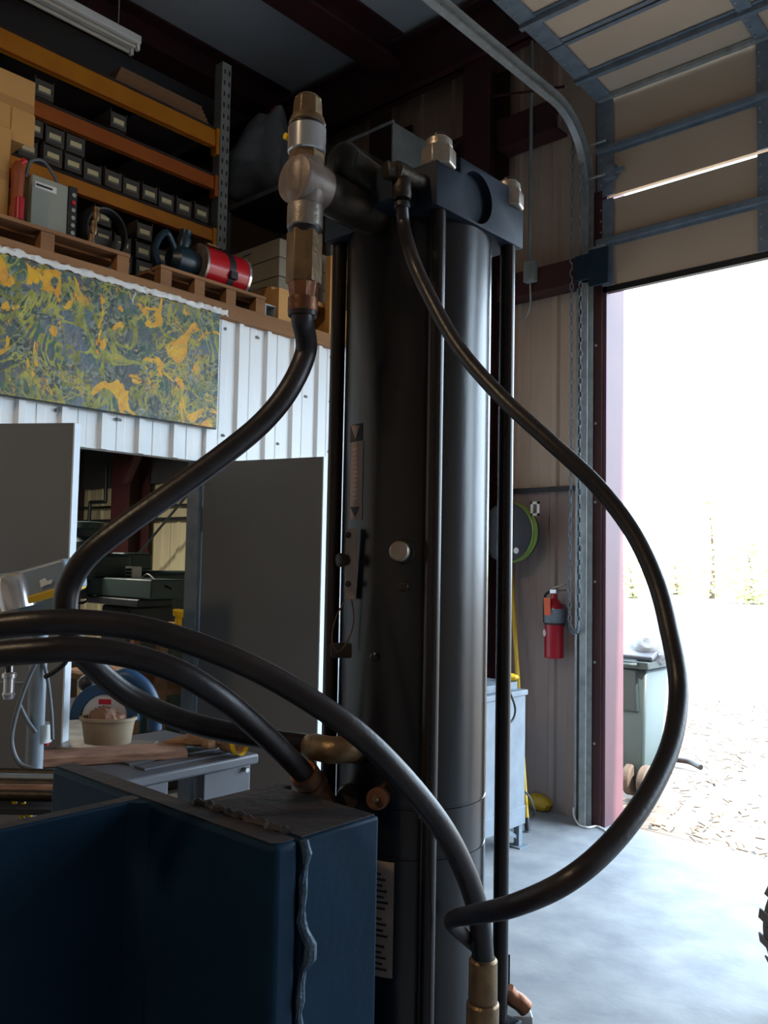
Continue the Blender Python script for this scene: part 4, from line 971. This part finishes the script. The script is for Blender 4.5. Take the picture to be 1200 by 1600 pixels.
# ------------------------------------------------------------------ bench with tools in front of the doorway
TZ = .92
tb = thing('work_table', 'grey plastic work table in front of the shed doorway', 'table', (-2.7, 1.6, 0))
tx0, tx1, ty0, ty1 = -2.915, -2.34, 1.22, 1.96
MB().box((tx0, ty0, TZ - .035), (tx1, ty1, TZ)).build('table_top', 'bench', tb, .008)
MB().box((tx1 - .06, ty1 - .22, .02), (tx1 - .02, ty1 - .02, TZ - .036)).build('leg', 'bench', tb, .006)
MB().box((tx1 - .06, ty0 + .02, .02), (tx1 - .02, ty0 + .22, TZ - .036)).build('leg', 'bench', tb, .006)
MB().box((tx0 + .02, ty1 - .22, .02), (tx0 + .06, ty1 - .02, TZ - .036)).build('leg', 'bench', tb, .006)
MB().box((tx0 + .02, ty0 + .02, .02), (tx0 + .06, ty0 + .22, TZ - .036)).build('leg', 'bench', tb, .006)
for k in range(3): MB().box((tx1 - .30 + k * .09, ty1 - .42 , TZ + .0005), (tx1 - .24 + k * .09, ty1 - .05, TZ + .006)).build('rib', 'bench', tb)
MB().box((tx0 + .03, ty0 + .03, .30), (tx1 - .03, ty1 - .03, .33)).build('lower_shelf', 'panelblk', tb)
MB().cyl((tx1 - .02, ty1 - .05, TZ - .05), (tx1 - .0, ty1 - .05, TZ - .05), .008, 8).build('bolt', 'galv', tb)
pa, pb = at(46, 1185, Z=TZ + .03), at(292, 1170, Z=TZ + .03)
pk_ = MB(); d_ = (pb - pa).normalized(); sd = Vector((-d_.y, d_.x, 0))
pk_.obox((pa + pb) / 2 + sd * .05 - Vector((0, 0, .0145)), (pb - pa) / 2, sd * .07, (0, 0, .014))
tag(pk_.build('wooden_plank', 'plank', bevel=.002), 'reddish-brown wooden plank across the work table under the tub', 'plank')
zp = TZ + .0305
tc_ = at(168, 1160, Z=zp)
t = thing('plastic_tub', 'dusty beige oval plastic tub with a rag on the plank', 'tub', (tc_.x, tc_.y, zp))
def oval(b, z, a_, c_): return [(tc_.x + rgt.x * a_ * math.cos(k) + (-rgt.y) * c_ * math.sin(k), tc_.y + rgt.y * a_ * math.cos(k) + rgt.x * c_ * math.sin(k), z) for k in [2 * math.pi * i / 32 for i in range(32)]]
lv = [oval(0, zp + .0, .080, .055), oval(0, zp + .078, .092, .064), oval(0, zp + .080, .100, .070), oval(0, zp + .090, .100, .070), oval(0, zp + .090, .088, .060), oval(0, zp + .012, .076, .052)]
b = MB(); vs = [v for l_ in lv for v in l_]; fs = [(k * 32 + i, k * 32 + (i + 1) % 32, (k + 1) * 32 + (i + 1) % 32, (k + 1) * 32 + i) for k in range(5) for i in range(32)]
fs += [tuple(range(32))[::-1], tuple(160 + i for i in range(32))]; b.add(vs, fs); b.build('tub', 'tub', t)
rg = thing('rag', 'crumpled brown rag heaped in the plastic tub', 'rag', (tc_.x, tc_.y, zp + .02))
MB().blob((tc_.x - rgt.x * .015, tc_.y - rgt.y * .015, zp + .082), .062, .045, .04, 22, 14, .28).build('cloth', 'rag', rg)
MB().blob((tc_.x + rgt.x * .02, tc_.y + rgt.y * .02, zp + .075), .05, .04, .03, 18, 12, .3).build('fold', 'rag', rg)
# circular saw
sc_ = at(163, 1132, d=3.0)
cs = thing('circular_saw', 'blue circular saw with a bright blade behind the tub', 'saw', (sc_.x, sc_.y, TZ))
nb = -fwd; nb.z = 0; nb.normalize(); rh = Vector((-nb.y, nb.x, 0))
bcn = Vector((sc_.x, sc_.y, TZ + .112))
bl_ = MB(); teeth = []
for i in range(96): a = 2 * math.pi * i / 96; r_ = .082 if i % 2 else .078; teeth.append((r_ * math.cos(a), r_ * math.sin(a)))
bl_.prism(teeth, bcn, rh, U, nb * .002); bl = bl_.build('blade', 'blade', cs)
MB().obox(bcn + U * .055 + nb * .0028, rh * .022, nb * .0008, U * .009).build('blade_label', 'extred', bl)
MB().rev(bcn, nb, [(0, .012), (.012, .012), (.014, .008)], 6).build('arbor_nut', 'steel', bl)
arc = [(.122 * math.cos(a), .122 * math.sin(a)) for a in [rad(-5 + 190 * i / 24) for i in range(25)]] + [(.082 * math.cos(a), .082 * math.sin(a)) for a in [rad(185 - 190 * i / 24) for i in range(25)]]
MB().prism(arc, bcn - nb * .02, rh, U, nb * .03).build('upper_guard', 'tool', cs, .003)
MB().prism([(.125 * math.cos(a), .125 * math.sin(a)) for a in [rad(-5 + 190 * i / 24) for i in range(25)]], bcn - nb * .03, rh, U, nb * .009).build('guard_back', 'tool', cs)
MB().tube(spline([bcn - rh * .02 + U * .12 - nb * .05, bcn + rh * .06 + U * .14 - nb * .05, bcn + rh * .125 + U * .10 - nb * .05, bcn + rh * .16 + U * .03 - nb * .05, bcn + rh * .165 - U * .05 - nb * .05], 7), .027, 12).build('handle', 'tool', cs)
MB().cyl(bcn - nb * .03 + U * .02, bcn - nb * .16 + U * .02, .05, 20, ch=.008).build('motor', 'panelblk', cs)
MB().blob(bcn - rh * .09 + U * .11 - nb * .06, .03, .03, .03, 12, 8).build('front_knob', 'panelblk', cs)
MB().obox(bcn + U * .15 - nb * .04 + rh * .0, rh * .02, nb * .02, U * .012).build('lock_button', 'orangep', cs)
MB().obox(bcn - U * .106 - nb * .05, rh * .16, nb * .07, U * .0025).build('shoe', 'steel', cs)
# gloves
gq = at(318, 1166, Z=TZ + .008)
t = thing('leather_gloves', 'tan leather work gloves with a yellow cuff on the table corner', 'gloves', (gq.x, gq.y, TZ))
ga_, gb_ = at(275, 1158, Z=TZ + .026), at(372, 1158, Z=TZ + .051)
gd = (gb_ - ga_).normalized()
def fold_(q): q = q * (1 + .18 * math.sin(q.x * 60 + q.y * 47)); return Vector((q.x, q.y, max(q.z, -.018)))
MB().blob(ga_ + gd * .14 + Vector((0, 0, .006)), .10, .07, .032, 30, 14, .10, fold_).build('palm', 'leather', t)
for k in range(4):
    s0 = ga_ + gd * .08 + Vector((-gd.y, gd.x, 0)) * (.03 * (k - 1.5)); MB().tube(spline([s0 + Vector((0, 0, .004)), s0 - gd * (.05 + .01 * (k % 2)) + Vector((0, 0, .006)), s0 - gd * .10 + Vector((0, 0, -.002))], 6), .011, 8).build('finger', 'leather', t)
cf = MB().tube([ga_ + gd * .20, gb_ + gd * .0], [.034, .046], 20, False); cf.build('gauntlet', 'leather', t)
MB().tube([gb_ - gd * .004, gb_ + gd * .016], [.047, .049], 20, False).build('cuff_edge', 'yellow', t)

# ------------------------------------------------------------------ saw and clutter at the far left
def l_(x, y, d=2.35): return at(x, y, d=d - .3)
ms = thing('band_saw', 'blue-grey metal saw head with a yellow stripe at the left edge', 'machine', (l_(40, 950).x, l_(40, 950).y, 0))
ex = fwd * .14
MB().prism([(-60, -905), (-10, -900), (30, -892), (95, -873), (103, -878), (106, -925), (97, -930), (-60, -962)], at(0, 0, d=2.05), rgt * (2.05 / F_PX), upv * (2.05 / F_PX), ex).build('wheel_cover', 'sawgrey', ms, .008, seg=3)
MB().prism([(-60, -962), (97, -916), (103, -916), (103, -927), (-60, -974)], at(0, 0, d=2.04), rgt * (2.04 / F_PX), upv * (2.04 / F_PX), ex).build('yellow_stripe', 'yellowd', ms, .003)
mc = l_(30, 912, 2.36); MB().rev(l_(28, 950, 2.36), upv + rgt * -.22, [(0, .042), (.06, .042), (.078, .036), (.086, .02)], 28).build('motor_cap', 'chrome', ms)
MB().prism([(28, -938), (94, -930), (94, -985), (28, -985)], at(0, 0, d=2.10), rgt * (2.10 / F_PX), upv * (2.10 / F_PX), fwd * .10).build('neck', 'sawgrey', ms, .006)
MB().prism([(62, -907), (70, -903), (74, -908), (82, -905), (80, -912), (72, -914), (64, -918)], at(0, 0, d=2.045), rgt * (2.045 / F_PX), upv * (2.045 / F_PX), -fwd * .001).build('sticker', 'whitep', ms)
c0 = l_(62, 985, 2.42); MB().cyl((c0.x, c0.y, 0), c0, .021, 20).build('column', 'dkgalv', ms)
c1 = l_(62, 1140, 2.42); MB().cyl((c1.x, c1.y, c1.z - .03), (c1.x, c1.y, c1.z + .015), .030, 20).build('collar', 'galv', ms)
bp_ = l_(0, 1110, 2.46); MB().obox((bp_.x - .05, bp_.y, .72), rgt * .13, Vector((fwd.x, fwd.y, 0)) * .01, (0, 0, .55)).build('back_panel', 'doorgrey', ms)
cq = thing('air_coupler', 'chrome quick coupler hanging at the left edge', 'coupler', l_(16, 1092, 2.38))
MB().rev(l_(13, 1092, 2.38), U, [(0, .012), (.012, .016), (.016, .013), (.05, .013), (.052, .017), (.062, .017), (.066, .010), (.085, .009)], 20).build('body', 'chrome', cq)
MB().tube(spline([l_(14, 1050, 2.38), l_(14, 1030, 2.38), l_(20, 1000, 2.38)], 5), .008, 8).build('hose_tail', 'cable', cq)
tag(MB().tube(spline([l_(56, 1035, 2.3), l_(40, 1070, 2.3), l_(24, 1120, 2.3), l_(18, 1160, 2.3), l_(30, 1192, 2.3), l_(56, 1203, 2.3)], 8), .0055, 10).build('air_line', 'gcable'), 'grey air line drooping beside the chrome coupler', 'hose')
tag(MB().tube(spline([l_(66, 1030, 2.4), l_(74, 1060, 2.4), l_(80, 1110, 2.4), l_(82, 1155, 2.4)], 8), .0045, 10).build('air_line', 'gcable'), 'thin grey line running down the right of the saw column', 'hose')
tag(MB().tube(spline([l_(30, 1100, 2.36), l_(42, 1125, 2.36), l_(56, 1145, 2.36)], 8), .005, 10).build('air_line', 'gcable'), 'short grey line crossing behind the drooping air line', 'hose')
tag(MB().tube(spline([l_(70, 1058, 2.36), l_(85, 1050, 2.36), l_(102, 1035, 2.36), l_(108, 1015, 2.36)], 8), .006, 10).build('power_cable', 'cable'), 'black cable passing behind the saw column', 'cable')
rq = l_(58, 1156, 2.55)
t = thing('red_snips', 'red-handled tool lying behind the plank', 'tool', rq)
MB().tube(spline([l_(42, 1152, 2.6), l_(56, 1155, 2.6), l_(76, 1160, 2.6)], 6), [.014] * 6 + [.013] * 4 + [.010] * 3, 10).build('handle', 'extred', t)
MB().tube(spline([l_(42, 1152, 2.6), l_(22, 1165, 2.6), l_(0, 1190, 2.6)], 6), .006, 8).build('jaw', 'steel', t)
# steel stock rack at lower left
t = thing('stock_rack', 'low rack holding steel bar stock at the left edge', 'rack', (l_(20, 1250, 2.2).x, l_(20, 1250, 2.2).y, 0))
dr = Vector((-rgt.x, -rgt.y, 0)).normalized(); rp = l_(112, 1216, 2.2)
for i, dz in enumerate((0, -.18)): MB().obox(rp + dr * .22 + Vector((0, 0, -.035 + dz)), dr * .24, Vector((fwd.x, fwd.y, 0)) * .14, (0, 0, .006)).build('shelf', 'panelblk', t)
for k in (.01, .43):
    q = rp + dr * k; MB().obox((q.x, q.y, (rp.z - .04) / 2), dr * .015, Vector((fwd.x, fwd.y, 0)) * .015, (0, 0, (rp.z - .04) / 2)).build('post', 'panelblk', t)
fh = Vector((fwd.x, fwd.y, 0)).normalized()
for i in range(5):
    q = rp + fh * (-.10 + .045 * i) + Vector((0, 0, -.012)); m_ = ('bronze', 'plank', 'bronze', 'dkgalv', 'bronze')[i]
    tag(MB().cyl(q, q + dr * .42, .012, 12).build('steel_bar', m_), 'round steel bar on the stock rack, %s from the front' % nth[i], 'bar', 'steel bars on the stock rack')
for i, (x_, y_) in enumerate(((26, 1262), (42, 1268))):
    tag(MB().tube(spline([l_(x_ - 6, y_ - 14, 2.1), l_(x_, y_, 2.1), l_(x_ + 10, y_ + 20, 2.1), l_(x_ + 12, y_ + 60, 2.1)], 6), .0055, 8).build('yellow_wire', 'yellow'), 'stiff yellow wire poking up at the left edge, %s one' % ('left', 'right')[i], 'wire')

# ------------------------------------------------------------------ things along the door wall
ex_ = at(866, 975, Y=4.80); zb0, zb1 = at(866, 1028, Y=4.80).z, at(866, 935, Y=4.80).z
t = thing('fire_extinguisher', 'red fire extinguisher with orange tag hung on the tan wall', 'fire extinguisher', (ex_.x, 4.80, zb0))
H = zb1 - zb0; r_ = .062
MB().rev((ex_.x, 4.80, zb0), U, [(0, r_ - .006), (.006, r_), (H * .80, r_), (H * .90, r_ * .85), (H * .97, r_ * .5), (H, .022), (H + .03, .020)], 28).build('cylinder', 'extred', t)
MB().rev((ex_.x, 4.80, zb0 + H * .58), U, [(0, r_), (0, r_ + .0012), (H * .25, r_ + .0012), (H * .25, r_)], 28).build('label_band', 'dkgalv', t)
MB().rev((ex_.x, 4.80, zb0 + H * .56), U, [(0, r_), (0, r_ + .003), (.012, r_ + .003), (.012, r_)], 28).build('strap', 'panelblk', t)
MB().box((ex_.x - .025, 4.78, zb1 + .03), (ex_.x + .025, 4.82, zb1 + .06)).build('valve_head', 'chrome', t, .004)
MB().bar((ex_.x - .01, 4.80, zb1 + .065), (ex_.x + .085, 4.79, zb1 + .095), .018, .008).build('lever', 'steel', t)
MB().bar((ex_.x - .01, 4.80, zb1 + .05), (ex_.x + .085, 4.79, zb1 + .055), .018, .008).build('carry_handle', 'panelblk', t)
MB().tube(spline([(ex_.x - .02, 4.79, zb1 + .045), (ex_.x - .06, 4.79, zb1 + .02), (ex_.x - .068, 4.79, zb1 - .05), (ex_.x - .066, 4.79, zb1 - .16)], 6), .009, 10).build('hose', 'cable', t)
MB().obox((ex_.x - .012, 4.80 - r_ - .006, zb1 - .05), (.025, -.004, 0), (0, .001, 0), (.0, -.004, .055)).build('inspection_tag', 'tag', t)
MB().rev((ex_.x - .045, 4.80 - r_ * .72, zb0 + H * .42), (-.6, -.8, 0), [(-.002, .022), (.001, .022)], 16).build('sticker', 'whitep', t)
MB().box((ex_.x - .02, 4.80 + r_ - .01, zb0 + H * .5), (ex_.x + .02, YW + .0, zb0 + H * .9)).build('wall_hook', 'dkgalv', t)
# cord reel
rq = at(795, 832, Y=4.70); rc_ = Vector((rq.x, 4.66, rq.z)); 
t = thing('cord_reel', 'black wall-mounted cord reel wound with green cord', 'reel', rc_)
MB().rev((rc_.x, 4.66, rc_.z), (0, 1, 0), [(0, .185), (.004, .195), (.014, .195)], 48).build('side_plate', 'panelblk', t)
MB().rev((rc_.x, 4.755, rc_.z), (0, 1, 0), [(0, .19), (.014, .19)], 48).build('side_plate', 'panelblk', t)
MB().rev((rc_.x, 4.674, rc_.z), (0, 1, 0), [(0, .12), (.082, .12)], 32).build('drum', 'panelblk', t)
for k in range(3): MB().tube([(rc_.x + (.184 + .004 * (k % 2)) * math.cos(a), 4.688 + .026 * k, rc_.z + (.184 + .004 * (k % 2)) * math.sin(a)) for a in [2 * math.pi * i / 48 for i in range(49)]], .0135, 8, False).build('cord_turn', 'lime', t)
MB().rev((rc_.x, 4.66, rc_.z), (0, -1, 0), [(0, .02), (.004, .02), (.006, .01)], 16).build('hub', 'dkgalv', t)
MB().rev((rc_.x + .085, 4.66, rc_.z - .12), (0, -1, 0), [(-.002, .02), (.0015, .02)], 16).build('sticker', 'whitep', t)
gp = at(838, 795, Y=4.72); MB().box((gp.x - .03, 4.70, gp.z - .045), (gp.x + .03, 4.71, gp.z - .03)).box((gp.x - .03, 4.70, gp.z + .03), (gp.x + .03, 4.71, gp.z + .045)).box((gp.x - .03, 4.70, gp.z - .045), (gp.x - .016, 4.71, gp.z + .045)).box((gp.x + .016, 4.70, gp.z - .045), (gp.x + .03, 4.71, gp.z + .045)).build('guide', 'whitep', t)
MB().box((rc_.x - .03, 4.769, rc_.z - .12), (rc_.x + .03, YW + .0, rc_.z + .12)).build('wall_bracket', 'dkgalv', t)
# broom
b0, b1 = at(797, 872, Y=4.80), at(810, 1075, Y=4.62)
dd = (b1 - b0).normalized(); foot = b0 + dd * ((b0.z - .05) / -dd.z)
t = thing('yellow_pole', 'yellow wooden pole leaning on the tan wall below the cord reel', 'pole', (foot.x, foot.y, 0))
MB().cyl(b0, foot, .0135, 12).build('shaft', 'yellowd', t)
MB().cyl(foot + dd * .045, foot - dd * .03, .017, 12).build('rubber_tip', 'panelblk', t)
# pale steel cabinet on legs
ct = at(823, 1077, X=-2.69); y1c = ct.y; zc1 = ct.z
cb_ = thing('steel_cabinet', 'chipped pale-blue steel cabinet on angle legs by the wall', 'cabinet', (-2.9, 4.0, 0))
y0c = y1c - .62
zl = at(820, 1285, X=-2.69).z
MB().box((-3.14, y0c, zl), (-2.69, y1c - .01, zc1 - .03)).build('body', 'cabwhite', cb_, .005)
MB().box((-3.15, y0c - .01, zc1 - .03), (-2.68, y1c, zc1)).build('lid', 'cabwhite', cb_, .004)
MB().box((-3.12, y0c + .02, zc1 + .001), (-2.72, y1c - .05, zc1 + .045)).build('top_tray', 'dkgalv', cb_, .004)
MB().box((-2.690, y0c + .01, zl - .002), (-2.684, y1c - .012, zl + .10)).build('lower_rail', 'cabwhite', cb_, .002)
MB().box((-2.6895, y1c - .30, zl + .07), (-2.680, y1c - .27, zl + .12)).build('latch', 'dkgalv', cb_)
for xx in (-3.12, -2.73):
    for yy in (y0c + .02, y1c - .06):
        MB().box((xx, yy, .008), (xx + .035, yy + .035, zl)).build('leg', 'dkgalv', cb_)
        MB().box((xx - .03, yy - .03, 0), (xx + .06, yy + .06, .008)).build('foot_plate', 'dkgalv', cb_)
MB().bar((-2.71, y1c - .05, .05), (-2.71, y1c - .20, zl), .004, .02).build('leg_brace', 'dkgalv', cb_)
gl = at(793, 1070, X=-2.78)
t = MB().blob((gl.x, gl.y, zc1 + .046 + .022), .07, .05, .022, 18, 10, .2); tag(t.build('work_glove', 'yellow'), 'yellow and white glove on top of the pale cabinet', 'glove')
tag(MB().tube(spline([at(788, 1068, X=-2.66), at(798, 1085, X=-2.655), at(805, 1108, X=-2.65), at(800, 1126, X=-2.65), at(785, 1134, X=-2.66)], 8), .006, 8).build('power_cable', 'cable'), 'black cable drooping over the side of the pale cabinet', 'cable')
tag(MB().tube(spline([at(820, 1236, X=-2.80), at(830, 1250, X=-2.78), at(835, 1272, Z=.02), at(822, 1283, Z=.012)], 8), .006, 8).build('floor_cable', 'gcable'), 'grey cable curling from behind the pale cabinet to the floor', 'cable')
yq = at(842, 1266, Z=.0)
t = MB().blob((yq.x, yq.y, .052), .09, .05, .052, 18, 10, .22); tag(t.build('yellow_sack', 'yellowd'), 'small yellow bag on the floor against the tan wall', 'bag')
tag(MB().tube(spline([at(896, 1262, Y=4.78), at(897, 1275, Z=.05), at(905, 1289, Z=.008), at(918, 1293, Z=.008), at(932, 1291, Z=.008), at(944, 1296, Z=.008), at(950, 1302, Z=.008)], 8), .006, 8).build('white_cable', 'whitep'), 'pale cable curling along the floor by the door track', 'cable')

# ------------------------------------------------------------------ tyre at the right edge
tq = at(1198, 1455, Z=.30); fd = Vector((fwd.x, fwd.y, 0)).normalized(); rd = Vector((rgt.x, rgt.y, 0)).normalized()
t0 = thing('tyre', 'knobby rubber tyre just showing at the right edge', 'tyre', (tq.x, tq.y, 0))
Rt = .28; ctr = Vector((tq.x, tq.y, Rt + .012)) + rd * (Rt + .0)
prof = [(-.07, .17), (-.085, .20), (-.085, .24), (-.06, .268), (0, .275), (.06, .268), (.085, .24), (.085, .20), (.07, .17), (-.07, .17)]
MB().rev(ctr, fd, prof, 48, c0=False, c1=False).build('carcass', 'tyre', t0)
MB().rev(ctr, fd, [(-.06, .168), (-.02, .15), (-.02, .03), (.02, .03), (.02, .15), (.06, .168)], 32).build('rim', 'dkgalv', t0)
for i in range(40):
    a = 2 * math.pi * i / 40; rv = rd * math.cos(a) + U * math.sin(a); tg = -rd * math.sin(a) + U * math.cos(a)
    MB().obox(ctr + rv * .275 + fd * (.03 if i % 2 else -.03), rv * .0035, tg * .017, fd * .045).build('tread_block', 'tyre', t0)

# ------------------------------------------------------------------ outdoors
bq = at(1012, 1252, Z=0)
wbn = thing('wheelie_bin', 'green-grey wheeled rubbish bin with raised lid outside the door', 'bin', (bq.x, bq.y + .3, 0))
zt3 = at(1010, 1035, Y=bq.y).z; xl, xr = at(960, 1200, Y=bq.y).x, at(1010, 1060, Y=bq.y).x
b = MB(); yb0, yb1 = bq.y, bq.y + .38
b.add([(xl + .04, yb0 + .05, 0.02), (xr - .05, yb0 + .05, .02), (xr - .05, yb1 - .06, .02), (xl + .04, yb1 - .06, .02), (xl, yb0, zt3), (xr, yb0, zt3), (xr, yb1, zt3), (xl, yb1, zt3)], [(0, 3, 2, 1), (0, 1, 5, 4), (1, 2, 6, 5), (2, 3, 7, 6), (3, 0, 4, 7)])
o = b.build('body', 'binteal', wbn, .02); sm = o.modifiers.new('wall', 'SOLIDIFY'); sm.thickness = .008
MB().box((xl - .02, yb0 - .02, zt3 - .05), (xr + .02, yb0, zt3)).box((xl - .02, yb1, zt3 - .05), (xr + .02, yb1 + .02, zt3)).box((xr, yb0, zt3 - .05), (xr + .02, yb1, zt3)).box((xl - .02, yb0, zt3 - .05), (xl, yb1, zt3)).build('rim', 'binteal', wbn, .005)
MB().box((xl + .03, yb0 - .008, zt3 * .62), (xr - .06, yb0 + .05, zt3 - .05)).build('front_panel', 'binteal', wbn, .02)
MB().bar((xl + .14, yb0 + .02, zt3 + .02), (xl + .14, yb1 + .10, zt3 + .20), .26, .035).build('lid', 'bingrey', wbn, .01)
xw_ = at(1004, 1215, Y=yb0).x
for xx in (xl + .10, xw_):
    MB().cyl((xx - .03, yb0 + .06, .115), (xx + .03, yb0 + .06, .115), .11, 28, ch=.01).build('wheel', 'tyre', wbn)
MB().cyl((xl + .08, yb0 + .06, .115), (xw_ + .04, yb0 + .06, .115), .012, 10).build('axle', 'panelblk', wbn)
MB().tube(spline([(xl + .05, yb0 - .03, zt3 - .02), (xl + .08, yb0 - .07, zt3 - .02), (xr - .10, yb0 - .07, zt3 - .02), (xr - .06, yb0 - .03, zt3 - .02)], 6), .013, 10).build('handle', 'binteal', wbn)
rb_ = at(1018, 1015, Y=bq.y + .2)
t = MB().blob((rb_.x, rb_.y, zt3 + .07), .13, .13, .12, 24, 16, .14, lambda q: Vector((q.x, q.y, max(q.z, -.10)))); tag(t.build('rubbish_sack', 'bingrey2'), 'pale rubbish sack bulging out of the wheeled bin', 'sack')
h0, h1 = at(1050, 1192, Z=0), at(1095, 1203, Z=0)
tag(MB().tube(spline([h0 + Vector((-.1, 0, .03)), h0 + Vector((0, 0, .03)), (h0 + h1) / 2 + Vector((0, .05, .03)), h1 + Vector((0, 0, .02))], 8), .022, 10).build('hose_offcut', 'rubber'), 'black hose offcut lying on the dirt beside the wheeled bin', 'hose')
# litter of chips and twigs on the yard
lt = MB(); rg2 = random.Random(11)
for i in range(2200):
    x, y = rg2.uniform(-4.2, 3.0), 5.05 + 9 * rg2.random() ** 1.5; a = rg2.uniform(0, 3.14); l_2 = rg2.uniform(.010, .034); w2 = rg2.uniform(.003, .008)
    ca_, sa_ = math.cos(a), math.sin(a)
    lt.obox((x, y, -.008 + rg2.uniform(0, .01)), (ca_ * l_2, sa_ * l_2, rg2.uniform(-.01, .012)), (-sa_ * w2, ca_ * w2, 0), (0, 0, .003))
o = lt.build('wood_chips', 'chips'); o['kind'] = 'stuff'; tag(o, 'scattered wood chips and twigs on the dirt yard', 'wood chips')
# trees far across the yard
def tree(label, x, y, h, wd, dens, low=.0):
    t = thing('tree', label, 'tree', (x, y, -.05), 'trees across the yard'); rr_ = random.Random(int(x * 10) + 5)
    MB().tube(spline([(x, y, -.05), (x + .1, y, h * .35), (x - .1, y + .1, h * .8)], 5), [.16 - .011 * k for k in range(11)], 8).build('trunk', 'bark', t)
    lf = MB()
    for i in range(dens):
        zz = rr_.random(); zz = low + (1 - low) * zz
        rad_ = wd * (math.sin(math.pi * min(1, zz * .92 + .06)) ** .6) * math.sqrt(rr_.random()); a = rr_.uniform(0, 6.283)
        c = Vector((x + rad_ * math.cos(a), y + rad_ * math.sin(a), h * zz + rr_.uniform(-.2, .2)))
        d1 = Vector((rr_.uniform(-1, 1), rr_.uniform(-1, 1), rr_.uniform(-1, 1))).normalized(); x1, y1, _ = frame(d1); s_ = rr_.uniform(.10, .20)
        lf.add([c - x1 * s_, c - y1 * s_ * .5, c + x1 * s_, c + y1 * s_ * .5], [(0, 1, 2, 3)])
    o = lf.build('crown', 'leaf', t); o['kind'] = 'stuff'
for x_, dd_, h, wd, n_, lab in ((1112, 46, 5.4, 1.3, 1100, 'tallest pale-leaved tree across the yard, nearest the middle'), (1172, 40, 2.8, 1.3, 1000, 'rounded bushy tree right of the tallest one'), (1055, 52, 2.2, 1.2, 700, 'low pale bush left of the tallest tree'), (985, 45, 1.9, 1.0, 500, 'small bush showing beside the red door jamb'), (1225, 52, 2.4, 1.3, 800, 'bushy tree cut off by the right edge of the picture')):
    g_ = at(x_, 925, d=dd_); tree(lab, g_.x, g_.y, h, wd, n_, .03)
